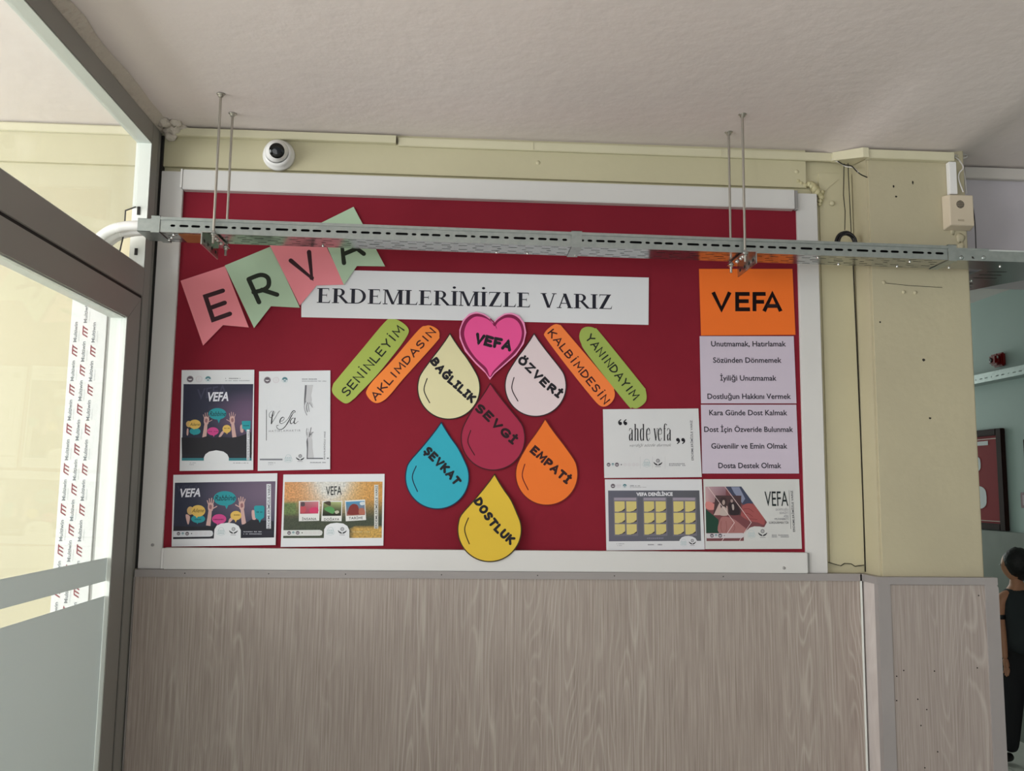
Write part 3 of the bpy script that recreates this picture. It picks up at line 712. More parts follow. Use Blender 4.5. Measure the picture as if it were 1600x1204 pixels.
# heart
def Hh(x, y): return (600+x/4.6294, 480+y/4.6294)
ho = [(765, 525), (735, 478), (665, 412), (585, 320), (546, 225), (545, 165), (570, 95), (615, 50), (665, 35), (725, 50), (770, 82), (795, 105), (825, 75), (870, 48), (920, 42), (975, 62), (1015, 115), (1028, 185), (1010, 265), (955, 345), (870, 420), (800, 480)]
o, off = sheet('paper_heart', [Hh(*p) for p in ho], L3(244, 150, 196), 'pink paper heart reading VEFA, overlapping the bottom of the white banner', 'paper heart', lift=.0062, tilt=(0, .012), thick=.0008)
pr = Print(off)
mk = lambda L: [wp(*Hh(*p)) for p in L]
outer = [(765, 506), (725, 455), (655, 385), (590, 300), (556, 215), (556, 160), (582, 100), (622, 62), (668, 48), (715, 58), (760, 86), (790, 118), (822, 90), (870, 60), (920, 55), (965, 75), (1000, 120), (1014, 190), (996, 265), (945, 338), (870, 408), (800, 470)]
inner = [(765, 500), (740, 440), (668, 372), (610, 290), (582, 215), (584, 160), (608, 108), (650, 74), (690, 70), (740, 84), (778, 112), (800, 140), (826, 108), (870, 82), (910, 78), (950, 92), (982, 130), (996, 190), (978, 260), (925, 330), (850, 400), (790, 462)]
pr.poly(smooth(mk(outer), 4, True), L3(132, 20, 72), 1); pr.poly(smooth(mk(inner), 4, True), L3(236, 84, 152), 2)
pr.stroke(smooth(mk([(770, 88), (798, 118), (815, 158)]), 6), [.004, .004, .003, .002, .001], L3(132, 20, 72), 3)
pr.build('picture', o)
pt = Print(off); marker_text(pt, 'VEFA', mk([(668, 225), (750, 245), (830, 262), (915, 282)]),   .0245, .0098, K, gap=.3, serif=False, layer=4); pt.build('lettering', o)

# pills
def Pl(ox): return lambda x, y: (ox+x/5.3333, 480+y/5.3333)
pills = [
 (500, 'lime green paper capsule reading SENİNLEYİM, outermost on the left side', L3(168, 184, 88), [(560, 104), (630, 100), (690, 130), (733, 172), (737, 215), (690, 295), (610, 400), (500, 535), (400, 645), (330, 715), (280, 765), (208, 800), (110, 720), (108, 650), (150, 590), (340, 362)], 'SENİNLEYİM', (228, 742), (700, 192), 66, L3(22, 30, 22)),
 (500, 'orange paper capsule reading AKLIMDASIN, beside the cream drop', L3(248, 138, 62), [(820, 190), (880, 155), (930, 155), (985, 190), (995, 240), (965, 295), (700, 590), (600, 710), (540, 770), (480, 797), (430, 780), (390, 730), (390, 690), (440, 615), (600, 445)], 'AKLIMDASIN', (465, 775), (962, 210), 58, L3(60, 18, 22)),
 (800, 'orange paper capsule reading KALBİMDESİN, beside the pale pink drop', L3(248, 132, 66), [(272, 212), (345, 146), (400, 148), (440, 190), (805, 620), (850, 690), (852, 750), (820, 800), (770, 827), (720, 810), (640, 720), (460, 495), (290, 268)], 'KALBİMDESİN', (300, 218), (768, 804), 56, L3(60, 18, 22)),
 (800, 'lime green paper capsule reading YANINDAYIM, outermost on the right side', L3(160, 178, 88), [(560, 240), (580, 182), (630, 162), (690, 175), (740, 220), (1075, 635), (1112, 690), (1115, 780), (1050, 837), (1000, 835), (950, 800), (630, 395), (575, 300)], 'YANINDAYIM', (612, 258), (1012, 772), 60, L3(22, 30, 22))]
for ox, lab, col, poly, word, a, b, cap, ink in pills:
    T = Pl(ox); o, off = sheet('paper_capsule', [T(*p) for p in poly], col, lab, 'paper label', lift=.002, tilt=(0, -.004), round_=True, thick=.0005)
    pr = Print(off); 
    d_ = (Vector(b)-Vector(a)).normalized(); n_ = Vector((d_.y, -d_.x))*cap/2
    marker_text(pr, word, [wp(*T(a[0]+n_.x, a[1]+n_.y)), wp(*T(b[0]+n_.x, b[1]+n_.y))], math.dist(wp(*T(*a)), wp(*T(a[0]+n_.x*2, a[1]+n_.y*2))), .0043, ink, gap=.26, serif=False, layer=2, jitter=False); pr.build('lettering', o)

# the right hand column of sheets
o, off = sheet('heading_sheet', [(1092, 420), (1238, 420), (1242.5, 523), (1095, 524)], L3(244, 116, 40), 'bright orange sheet reading VEFA in large black letters', 'paper sheet', lift=.0018, tilt=(0, -.006))
pr = Print(off); 
for L in ([(1114, 456.5), (1127, 483.5), (1140, 456.5)], [(1171, 459.2), (1151.5, 459.2), (1151.5, 483.3), (1171.5, 483.3)], [(1151.5, 470.5), (1169.5, 470.5)], [(1196, 459.2), (1178.5, 459.2), (1178.5, 486.2)], [(1178.5, 471.5), (1193.5, 471.5)], [(1193.5, 486.3), (1206.5, 459), (1219.5, 486.3)], [(1198.5, 478), (1214.5, 478)]):
    pr.stroke([wp(*p) for p in L], .0122, L3(34, 14, 18), 2, False); pr.build('lettering', o)
lil = L3(204, 192, 208)
for lab, quad, rows in [
  ('pale lilac sheet listing Unutmamak, Hatırlamak and three more lines', [(1093, 525), (1240, 525), (1244, 630), (1095, 630)], [('Unutmamak, Hatırlamak', 1111, 1228, 541), ('Sözünden Dönmemek', 1114, 1221, 566.5), ('İyiliği Unutmamak', 1125, 1213, 594.5), ('Dostluğun Hakkını Vermek', 1105, 1235.5, 623)]),
  ('pale lilac sheet listing Kara Günde Dost Kalmak and three more lines', [(1095, 632), (1244, 632), (1248, 739.5), (1097, 739.5)], [('Kara Günde Dost Kalmak', 1108, 1230, 648.5), ('Dost İçin Özveride Bulunmak', 1100, 1239, 674.5), ('Güvenilir ve Emin Olmak', 1111, 1230, 700.5), ('Dosta Destek Olmak', 1122, 1220.5, 731)])]:
    o, off = sheet('list_sheet', quad, lil, lab, 'paper sheet', lift=.0018, tilt=(0, -.008))
    pr = Print(off)
    for t, a, b, y in rows: tpx(pr, t, a, y, b, y, 8.6, L3(34, 32, 44), bold=.016)
    pr.build('lettering', o)

# ---- posters
def quadT(ox, oy, s): return lambda x, y: (ox+x/s, oy+y/s)
WHT = L3(226, 228, 232)
def emblem(pr, T, cx, cy, r, kind):
    """small printed badges"""
    c = wp(*T(cx, cy)); e = wp(*T(cx+r, cy)); R = math.dist(c, e)
    if kind == 'dark':
        pr.disc(c, R, L3(98, 88, 98), 2); pr.ring(c, R*.86, R*.06, L3(190, 186, 192), 3)
        for k in (-.4, 0, .4): pr.disc((c[0]+k*R, c[1]-.05*R), R*.17, L3(216, 214, 218), 3, 8)
        pr.poly([(c[0]-.55*R, c[1]-.15*R), (c[0], c[1]-.4*R), (c[0]+.55*R, c[1]-.15*R), (c[0], c[1]+.05*R)], L3(216, 214, 218), 3)
    elif kind == 'pale':
        pr.ring(c, R*.9, R*.1, L3(206, 192, 200), 2); pr.ring(c, R*.6, R*.06, L3(212, 200, 206), 2)
        pr.stroke([(c[0], c[1]-.4*R), (c[0], c[1]+.4*R)], R*.1, L3(206, 192, 200), 2)
    elif kind == 'teal':
        pr.ring(c, R*.9, R*.1, L3(168, 194, 200), 2)
        pr.poly([(c[0]+R*.85*math.cos(a), c[1]+R*.85*math.sin(a)) for a in [math.pi*k/8 for k in range(9)]]+[(c[0]-R*.3, c[1]), (c[0], c[1]+.3*R), (c[0]+.3*R, c[1])], L3(84, 128, 138), 2)
        pr.poly([(c[0]-.5*R, c[1]-.15*R), (c[0]+.5*R, c[1]-.15*R), (c[0]+.3*R, c[1]-.6*R), (c[0]-.3*R, c[1]-.6*R)], L3(120, 154, 162), 2)
    elif kind == 'people':      # outline of a roof over a small group
        g = L3(176, 196, 200)
        pr.stroke([(c[0]+R*.6*math.cos(a), c[1]+R*.25+R*.6*math.sin(a)) for a in [math.pi*k/8 for k in range(9)]], R*.07, g, 3, False)
        for k in (-.6, -.2, .2, .6): pr.disc((c[0]+k*R, c[1]+R*.15), R*.14, g, 3, 8)
        pr.poly([(c[0]-R*.95, c[1]-.08*R), (c[0]+R*.95, c[1]-.08*R), (c[0]+R*.9, c[1]-.16*R), (c[0]-R*.9, c[1]-.16*R)], g, 3)
        pr.stroke([(c[0]-.9*R, c[1]-.3*R), (c[0]-.8*R, c[1]-.7*R), (c[0], c[1]-.98*R), (c[0]+.8*R, c[1]-.7*R), (c[0]+.9*R, c[1]-.3*R)], R*.06, g, 3, False)
        for k in (-.5, -.17, .17, .5): pr.poly([(c[0]+k*R-.1*R, c[1]-.3*R), (c[0]+k*R+.1*R, c[1]-.3*R), (c[0]+k*R+.1*R, c[1]-.62*R), (c[0]+k*R-.1*R, c[1]-.62*R)], g, 3)
    elif kind == 'hands':       # two hands holding a rosette
        g = L3(54, 54, 60)
        pr.ring((c[0], c[1]+.4*R), R*.3, R*.13, L3(120, 118, 124), 3, 16); pr.disc((c[0], c[1]+.4*R), R*.12, L3(150, 148, 152), 3, 8)
        for k in range(8):
            a = k*math.pi/4; pr.disc((c[0]+R*.4*math.cos(a), c[1]+.4*R+R*.4*math.sin(a)), R*.07, g, 3, 6)
        for sg in (-1, 1):
            pr.poly([(c[0]+sg*x*R, c[1]+y*R) for x, y in [(.04, -.52), (.25, -.3), (.55, -.18), (.95, .12), (.98, -.05), (.72, -.4), (.4, -.6), (.06, -.66)]], g, 3)
        pr.poly([(c[0]-.6*R, c[1]-.86*R), (c[0]+.6*R, c[1]-.86*R), (c[0]+.6*R, c[1]-.96*R), (c[0]-.6*R, c[1]-.96*R)], L3(140, 140, 144), 3)
def bar(pr, T, x0, y0, x1, y1, col, layer=2):
    pr.poly([wp(*T(x0, y0)), wp(*T(x1, y0)), wp(*T(x1, y1)), wp(*T(x0, y1))], col, layer)
def fineprint(pr, T, x0, y0, x1, y1, col, layer=2):       # lettering too small to read in the photograph: broken strokes
    rr = random.Random(int(x0*7+y0)); x = x0; h = abs(y1-y0)
    while x < x1:
        w_ = h*(.5+rr.random()*.5); 
        if rr.random() > .12: bar(pr, T, x, y0+h*.2*rr.random(), min(x+w_, x1), y1, col, layer)
        x += w_+h*.35
def gradrect(pr, T, quad, cols, layer=1, n=10, fn=None, m=None):
    """quad TL TR BR BL; fn(u, v) -> rgb 0..255 or bilinear corner colours"""
    q = [T(*p) for p in quad]
    def P(u, v):
        a = [q[0][k]+(q[1][k]-q[0][k])*u for k in (0, 1)]; b = [q[3][k]+(q[2][k]-q[3][k])*u for k in (0, 1)]
        return wp(a[0]+(b[0]-a[0])*v, a[1]+(b[1]-a[1])*v)
    def Cc(u, v):
        if fn: return L3(*fn(u, v))
        return L3(*[(cols[0][k]*(1-u)+cols[1][k]*u)*(1-v)+(cols[3][k]*(1-u)+cols[2][k]*u)*v for k in range(3)])
    pr.n = 0
    for j in range(n):
        for i in range(n):
            uv = [(i/n, j/n), ((i+1)/n, j/n), ((i+1)/n, (j+1)/n), (i/n, (j+1)/n)]
            pts = [P(*t) for t in uv]; v = [(p[0], pr.off(p[0], p[1])-layer*.00014, p[1]) for p in pts]
            cs = [Cc(*t) for t in uv]; pr.mb.add([v[3], v[2], v[1], v[0]], [(0, 1, 2, 3)], 0, False, [cs[3], cs[2], cs[1], cs[0]])
def shape(pr, T, pts, col, layer=3, sm=True):
    P = [wp(*T(*p)) for p in pts]
    pr.poly(smooth(P, 4, True) if sm else P, col, layer)
def bubble(pr, T, cx, cy, rx, ry, tail, col, layer=4):
    pts = [(cx+rx*math.cos(a), cy+ry*math.sin(a)) for a in [2*math.pi*k/22 for k in range(22)]]
    shape(pr, T, pts, col, layer, False)
    shape(pr, T, [(tail[0]-ry*.35, cy+ry*.7), (tail[0]+ry*.35, cy+ry*.7), tail], col, layer, False)
SK1, SK2 = L3(206, 168, 162), L3(150, 104, 108)
def hand(pr, T, x, y, s, flip, layer=3):
    """a raised open hand and forearm, wrist at (x, y)"""
    f = -1 if flip else 1
    P = lambda L: [(x+f*a*s, y+b*s) for a, b in L]
    shape(pr, T, P([(-14, 0), (14, -4), (24, 60), (36, 130), (-2, 136), (-10, 60)]), SK1, layer, False)       # forearm
    shape(pr, T, P([(-16, 6), (-26, -20), (-28, -50), (-8, -66), (14, -62), (20, -36), (16, 0)]), SK1, layer)   # palm
    for a, b, c, d in ((-22, -50, -30, -92), (-9, -58, -12, -104), (4, -58, 8, -100), (15, -50, 26, -84)):
        pr.stroke([wp(*T(*P([(a, b)])[0])), wp(*T(*P([(c, d)])[0]))], .0017*s/1.0*(1 if True else 1)*1.0*1.0*(.0+1), SK1, layer)
    pr.stroke([wp(*T(*P([(-20, -14)])[0])), wp(*T(*P([(-56, -34)])[0]))], .0019*s, SK1, layer)                    # thumb
    shape(pr, T, P([(-8, -10), (-14, -40), (4, -48), (10, -20)]), SK2, layer+1)
BT, BY, BP = L3(38, 150, 160), L3(224, 186, 96), L3(206, 70, 140)

def speech_picture(pr, T, q, X, Y, s, tiny):
    """dark picture with raised hands and speech bubbles; X, Y map local units"""
    pass
# poster 1 (portrait)
T = quadT(260, 560, 6.0222)
o, off = sheet('poster', [(284, 578), (397.5, 577.5), (396, 734), (281, 735.5)], WHT, 'portrait poster with a dark picture of raised hands and speech bubbles, above the landscape one', 'poster', lift=.0018, tilt=(.004, -.006))
pr = Print(off)
def f1(u, v):
    k = max(0, 1-((u-1)**2*2.2+(v-.42)**2*7)); d = max(0, (v-.66)*3); d = min(1, d)
    r = (44+64*k, 46+38*k, 66+46*k); return [c*(1-d)+e*d for c, e in zip(r, (34, 33, 40))]
gradrect(pr, T, [(162, 240), (818, 240), (803, 960), (147, 960)], None, 1, 14, f1)
tpx(pr, 'VEFA', 305, 385, 570, 340, 100, L3(64, 62, 86), T, shear=.2, bold=.01, layer=2)
tpx(pr, 'VEFA', 392, 400, 585, 396, 84, L3(226, 226, 236), T, shear=.22, bold=.03, layer=3)
hand(pr, T, 375, 612, 1.0, True); hand(pr, T, 625, 608, 1.0, False)
bubble(pr, T, 482, 520, 84, 54, (495, 610), BT, 5); tpx(pr, 'Rabbine', 405, 540, 562, 540, 46, L3(16, 50, 58), T, shear=.35, bold=.006, layer=6)
shape(pr, T, [(196, 660), (210, 665), (206, 720), (192, 715)], SK1, 3); bubble(pr, T, 213, 616, 26, 30, (215, 640), L3(206, 170, 112), 3)
bubble(pr, T, 272, 684, 52, 32, (262, 722), BT, 4); bubble(pr, T, 270, 618, 56, 44, (262, 668), BY, 5); tpx(pr, 'Ailene', 222, 634, 318, 632, 30, L3(70, 50, 20), T, shear=.35, layer=6)
bubble(pr, T, 440, 684, 54, 38, (448, 738), BP, 5); fineprint(pr, T, 392, 682, 488, 690, L3(120, 30, 84), 6)
shape(pr, T, [(495, 735), (520, 690), (548, 676), (540, 700), (512, 738)], SK1, 4); bubble(pr, T, 570, 662, 40, 38, (572, 712), BY, 4); fineprint(pr, T, 545, 652, 600, 660, L3(130, 96, 40), 6)
shape(pr, T, [(698, 632), (722, 625), (726, 690), (700, 690)], SK1, 4); shape(pr, T, [(712, 588), (795, 586), (792, 660), (762, 668), (752, 690), (742, 668), (715, 660)], BT, 5, False); fineprint(pr, T, 728, 626, 782, 636, L3(16, 70, 80), 6)
shape(pr, T, [(145, 742), (330, 745), (390, 728), (440, 748), (520, 735), (600, 745), (680, 735), (800, 690), (806, 900), (148, 900)], L3(34, 33, 40), 4, False)
bar(pr, T, 147, 935, 803, 960, L3(52, 126, 136), 5); 
shape(pr, T, [(355, 975), (356, 930), (370, 900), (405, 875), (472, 862), (540, 875), (575, 900), (590, 930), (590, 975)], WHT, 6, False)
bar(pr, T, 758, 668, 786, 955, L3(222, 224, 230), 6); tpx(pr, 'ERDEMLERİMİZLE VARIZ', 781, 950, 783, 680, 18, L3(60, 60, 76), T, layer=7)
pr.build('picture', o)
pe = Print(off); emblem(pe, T, 224, 193, 32, 'dark'); emblem(pe, T, 308, 193, 32, 'pale'); emblem(pe, T, 393, 192, 30, 'teal')
emblem(pe, T, 412, 935, 42, 'people'); emblem(pe, T, 530, 935, 42, 'hands')
fineprint(pe, T, 556, 182, 706, 192, L3(126, 128, 136)); fineprint(pe, T, 556, 204, 792, 212, L3(150, 152, 160)); fineprint(pe, T, 220, 978, 290, 984, L3(150, 152, 160)); fineprint(pe, T, 220, 994, 270, 1000, L3(150, 152, 160)); fineprint(pe, T, 632, 978, 780, 985, L3(140, 142, 150))
pe.build('emblem', o)
# poster 2 (portrait, white)
T = quadT(390, 560, 6.0222)
o, off = sheet('poster', [(405, 580), (516.2, 578.5), (516, 733), (403, 735.5)], L3(222, 224, 228), 'white portrait poster reading Vefa in black script beside two reaching grey hands', 'poster', lift=.0018, tilt=(-.004, -.006))
pr = Print(off); sk = lambda P, w_, c=K, l=2: pr.stroke(smooth([wp(*T(*p)) for p in P], 8), [x_*1.45 for x_ in w_], c, l)
bar(pr, T, 157, 482, 162, 770, L3(40, 40, 48))
sk([(215, 492), (190, 512), (188, 545), (205, 556), (228, 530), (240, 500)], [.0006, .0008, .001, .0008, .0006])
sk([(226, 495), (214, 540), (207, 612)], [.0016, .0022, .0024]); sk([(207, 612), (240, 560), (268, 512), (285, 492)], [.0008, .0007, .0009])
sk([(285, 590), (312, 585), (328, 562), (312, 552), (292, 572), (286, 600), (302, 612), (332, 598)], [.0009, .0008, .0008, .0016, .0019, .0017, .001, .0008])
sk([(332, 598), (368, 560), (396, 510), (418, 490), (432, 502), (412, 512), (392, 545), (362, 600), (328, 648), (292, 668), (262, 655), (256, 632), (272, 628)], [.0008, .0012, .0016, .0014, .001, .0012, .0018, .0019, .0016, .0013, .001, .0008, .001])
sk([(425, 562), (402, 562), (384, 590), (390, 612), (412, 600), (428, 565)], [.0009, .0014, .0018, .0016, .0008, .0007]); sk([(430, 560), (420, 600), (430, 612), (458, 590)], [.0018, .002, .0014, .0007])
tpx(pr, 'HATIRLAMAKTIR', 182, 692, 480, 685, 20, L3(140, 140, 148), T, spacing=1.35)
pr.build('lettering', o)
ph = Print(off); G1, G2, G3 = L3(196, 196, 200), L3(150, 150, 156), L3(104, 104, 110)
def sh(p, c, l=2, s=True): shape(ph, T, p, c, l, s)
sh([(522, 250), (598, 248), (588, 300), (578, 345), (586, 390), (572, 430), (545, 425), (520, 400), (516, 360), (522, 310)], G1, 2, False)
sh([(522, 250), (538, 250), (534, 330), (526, 400), (514, 450), (514, 380)], G3, 3, False)
for L, c in [([(530, 400), (516, 450), (524, 495), (540, 532)], G2), ([(545, 415), (536, 460), (545, 500)], G3), ([(556, 420), (556, 460), (562, 498)], G2), ([(566, 415), (580, 440), (592, 458)], G2), ([(572, 405), (584, 425), (588, 440)], G1)]:
    ph.stroke(smooth([wp(*T(*p)) for p in L], 5), .0021, c, 4)
sh([(538, 945), (540, 850), (536, 780), (545, 730), (580, 728), (592, 770), (592, 840), (608, 945)], G1, 2, False); sh([(538, 945), (540, 850), (536, 780), (545, 730), (552, 800), (548, 945)], G3, 3, False)
sh([(540, 745), (536, 700), (556, 690), (590, 690), (588, 735), (572, 748)], G1, 3)
for L, c in [([(540, 720), (536, 690), (540, 658)], G2), ([(552, 700), (556, 670), (552, 662)], G1), ([(565, 715), (574, 680), (580, 650)], G3), ([(576, 720), (588, 700), (600, 692)], G3), ([(562, 735), (572, 705)], K)]:
    ph.stroke(smooth([wp(*T(*p)) for p in L], 5), .0019, c, 4)
bar(ph, T, 98, 942, 312, 956, L3(116, 118, 128)); bar(ph, T, 538, 934, 693, 944, L3(86, 88, 96), 4); bar(ph, T, 728, 932, 746, 942, L3(86, 88, 96)); ph.build('picture', o)
pe = Print(off); emblem(pe, T, 168, 203, 32, 'dark'); emblem(pe, T, 250, 202, 30, 'pale'); emblem(pe, T, 332, 200, 30, 'teal'); emblem(pe, T, 366, 938, 42, 'people'); emblem(pe, T, 477, 932, 40, 'hands')
fineprint(pe, T, 494, 188, 636, 198, L3(126, 128, 136)); fineprint(pe, T, 494, 208, 722, 216, L3(150, 152, 160)); fineprint(pe, T, 572, 972, 718, 982, L3(140, 142, 150)); fineprint(pe, T, 178, 976, 245, 984, L3(150, 152, 160)); fineprint(pe, T, 178, 994, 225, 1000, L3(150, 152, 160))
tpx(pe, 'ERDEMLERİMİZLE VARIZ', 712, 948, 715, 685, 14, L3(70, 70, 80), T, layer=2); pe.build('emblem', o)
# poster 3 (landscape version of the first)
T = quadT(260, 730, 8.6)
o, off = sheet('poster', [(271, 741.5), (433.5, 739), (431, 851), (268.5, 853.5)], WHT, 'landscape poster of raised hands with speech bubbles, at the bottom left corner', 'poster', lift=.002, tilt=(.004, -.012))
pr = Print(off)
def f3(u, v):
    k = max(0, 1-((u-.95)**2*1.6+(v-.2)**2*2.2)); d = min(1, max(0, (v-.72)*3.4))
    r = (40+72*k, 44+52*k, 64+54*k); return [c*(1-d)+e*d for c, e in zip(r, (36, 34, 44))]
gradrect(pr, T, [(115, 205), (1468, 185), (1450, 940), (92, 962)], None, 1, 14, f3)
tpx(pr, 'VEFA', 150, 330, 430, 322, 90, L3(62, 62, 84), T, shear=.2, layer=2)
tpx(pr, 'VEFA', 188, 396, 458, 388, 112, L3(226, 226, 236), T, shear=.22, bold=.03, layer=3)
hand(pr, T, 592, 575, 1.55, True); hand(pr, T, 1020, 555, 1.55, False)
bubble(pr, T, 788, 415, 152, 98, (812, 560), BT, 5); tpx(pr, 'Rabbine', 648, 445, 930, 440, 78, L3(16, 50, 58), T, shear=.35, bold=.006, layer=6)
shape(pr, T, [(262, 635), (318, 655), (305, 755), (285, 750)], SK1, 3); bubble(pr, T, 325, 580, 45, 56, (330, 620), L3(206, 170, 112), 3)
bubble(pr, T, 430, 690, 94, 54, (420, 760), BT, 4); bubble(pr, T, 430, 583, 96, 78, (412, 680), BY, 5); tpx(pr, 'Ailene', 345, 605, 510, 600, 54, L3(70, 50, 20), T, shear=.35, layer=6); fineprint(pr, T, 385, 690, 470, 704, L3(16, 90, 98), 6)
bubble(pr, T, 712, 692, 96, 66, (690, 775), BP, 5); fineprint(pr, T, 636, 690, 792, 706, L3(120, 30, 84), 6)
shape(pr, T, [(835, 745), (850, 690), (890, 665), (900, 690), (862, 735)], SK1, 4); bubble(pr, T, 938, 645, 74, 62, (935, 740), BY, 4); fineprint(pr, T, 896, 630, 990, 645, L3(130, 96, 40), 6)
shape(pr, T, [(1150, 580), (1200, 590), (1205, 690), (1160, 695)], SK1, 4); shape(pr, T, [(1180, 530), (1200, 512), (1300, 512), (1322, 530), (1316, 670), (1275, 700), (1258, 742), (1240, 700), (1195, 675)], BT, 5, False); fineprint(pr, T, 1215, 590, 1290, 606, L3(16, 70, 80), 6)
shape(pr, T, [(100, 790), (480, 795), (600, 790), (760, 770), (1020, 780), (1140, 700), (1220, 705), (1440, 720), (1450, 850), (95, 860)], L3(34, 33, 42), 4, False)
shape(pr, T, [(98, 852), (590, 845), (622, 852), (632, 885), (622, 918), (590, 928), (96, 934)], L3(216, 218, 224), 5, False)
shape(pr, T, [(640, 975), (650, 830), (680, 780), (740, 752), (830, 742), (915, 752), (975, 785), (1003, 840), (1003, 975)], WHT, 6, False)
bar(pr, T, 1348, 222, 1408, 820, L3(220, 222, 228), 6); tpx(pr, 'ERDEMLERİMİZLE VARIZ', 1394, 815, 1398, 232, 34, L3(60, 60, 76), T, bold=.01, layer=7)
fineprint(pr, T, 1040, 855, 1285, 868, L3(190, 192, 200), 6); fineprint(pr, T, 1040, 884, 1285, 898, L3(170, 172, 182), 6)
pr.build('picture', o)
pe = Print(off)
pe.off = (lambda f: (lambda x, z: f(x, z)-.0008))(off)
emblem(pe, T, 168, 888, 24, 'dark'); emblem(pe, T, 225, 888, 20, 'teal'); emblem(pe, T, 284, 888, 26, 'dark'); pe.disc(wp(*T(343, 886)), .0018, L3(80, 70, 84), 3, 8)
for x in (405, 468, 530, 590): emblem(pe, T, x, 886, 20, 'pale')
emblem(pe, T, 740, 855, 60, 'people'); emblem(pe, T, 905, 850, 60, 'hands'); pe.build('emblem', o)
# poster 4 (autumn trees, three small photographs)
T = quadT(430, 730, 8.6)
o, off = sheet('poster', [(443, 741), (601, 740), (599, 852), (439, 854)], WHT, 'landscape poster with a picture of autumn trees and three small framed photographs', 'poster', lift=.002, tilt=(-.004, -.012))
pr = Print(off)
def f4(u, v):
    sky = 1.25*math.exp(-(((u-.48)/.21)**2))*max(0, 1-v*1.5)
    side = (208, 148, 92) if u < .5 else (206, 150, 74)
    low = (56, 64, 44) if (u < .7 or v < .8) else (196, 156, 76)
    t = min(1, max(0, (v-.3)/.35)); b = [a*(1-t)+c*t for a, c in zip(side, low)]
    if u < .14 and .35 < v < .6: b = (96, 116, 62)
    return [a*(1-min(1, sky*1.3))+c*min(1, sky*1.3) for a, c in zip(b, (216, 214, 208))]
gradrect(pr, T, [(130, 195), (1442, 190), (1432, 945), (110, 948)], None, 1, 18, f4)
pr.build('picture', o, M_autumn)
pr = Print(off)
tpx(pr, 'VEFA', 682, 372, 895, 366, 122, L3(48, 52, 52), T, bold=.01, layer=3)
fr = L3(224, 224, 222)
for q, cap, a, b, pic in [([(320, 450), (598, 445), (594, 715), (320, 722)], 'İNSANA', (362, 708), (556, 706), 0), ([(635, 450), (905, 448), (893, 722), (620, 720)], 'DOĞAYA', (658, 714), (862, 712), 1), ([(938, 445), (1208, 430), (1222, 705), (950, 722)], 'TARİHE', (992, 698), (1178, 690), 2)]:
    shape(pr, T, q, fr, 2, False); tpx(pr, cap, a[0], a[1], b[0], b[1], 34, L3(50, 48, 50), T, bold=.01, spacing=1.15, layer=4)
gradrect(pr, T, [(338, 460), (584, 458), (580, 618), (336, 622)], [(150, 110, 110), (206, 130, 140), (196, 60, 96), (150, 66, 76)], 3, 4)
shape(pr, T, [(345, 530), (410, 528), (408, 600), (345, 606)], L3(190, 80, 90), 4); shape(pr, T, [(480, 545), (570, 540), (576, 600), (470, 606)], L3(206, 60, 104), 4); shape(pr, T, [(352, 470), (395, 468), (398, 515), (352, 520)], L3(90, 74, 80), 4)
gradrect(pr, T, [(650, 465), (892, 462), (886, 648), (636, 650)], [(150, 160, 110), (180, 190, 130), (24, 26, 18), (18, 22, 16)], 3, 4)
shape(pr, T, [(655, 468), (740, 455), (744, 512), (700, 500)], L3(70, 60, 48), 4); shape(pr, T, [(660, 560), (700, 530), (760, 530), (800, 570), (780, 620), (720, 600)], L3(88, 150, 88), 4); shape(pr, T, [(800, 590), (845, 578), (860, 605), (820, 622)], L3(190, 190, 170), 5)
gradrect(pr, T, [(950, 462), (1200, 448), (1208, 638), (960, 650)], [(60, 140, 186), (90, 150, 190), (150, 90, 80), (160, 110, 96)], 3, 4)
shape(pr, T, [(1140, 470), (1195, 462), (1198, 500), (1150, 505)], L3(206, 212, 216), 4); shape(pr, T, [(982, 630), (985, 570), (1005, 520), (1050, 490), (1105, 505), (1125, 560), (1130, 625)], L3(128, 50, 46), 5); shape(pr, T, [(1130, 625), (1128, 560), (1170, 545), (1200, 570), (1205, 622)], L3(172, 104, 86), 5)
shape(pr, T, [(112, 842), (600, 838), (632, 850), (638, 878), (628, 905), (600, 915), (110, 918)], L3(214, 216, 214), 3, False)
shape(pr, T, [(655, 975), (660, 830), (690, 780), (745, 752), (830, 742), (915, 752), (970, 785), (998, 840), (998, 975)], WHT, 4, False)
bar(pr, T, 1332, 232, 1386, 820, L3(216, 216, 210), 4); tpx(pr, 'ERDEMLERİMİZLE VARIZ', 1374, 815, 1378, 240, 32, L3(60, 60, 66), T, bold=.01, layer=5)
fineprint(pr, T, 1040, 858, 1275, 870, L3(206, 190, 140), 4); fineprint(pr, T, 1040, 886, 1275, 898, L3(180, 150, 84), 4)
pr.build('caption', o)
pe = Print((lambda f: (lambda x, z: f(x, z)-.0005))(off)); emblem(pe, T, 190, 878, 26, 'dark'); emblem(pe, T, 247, 876, 20, 'teal'); emblem(pe, T, 305, 876, 26, 'dark'); pe.disc(wp(*T(365, 876)), .0018, L3(70, 76, 70), 3, 8)
for x in (415, 475, 535, 598): emblem(pe, T, x, 876, 20, 'pale')
emblem(pe, T, 745, 852, 60, 'people'); emblem(pe, T, 903, 850, 60, 'hands'); pe.build('emblem', o)
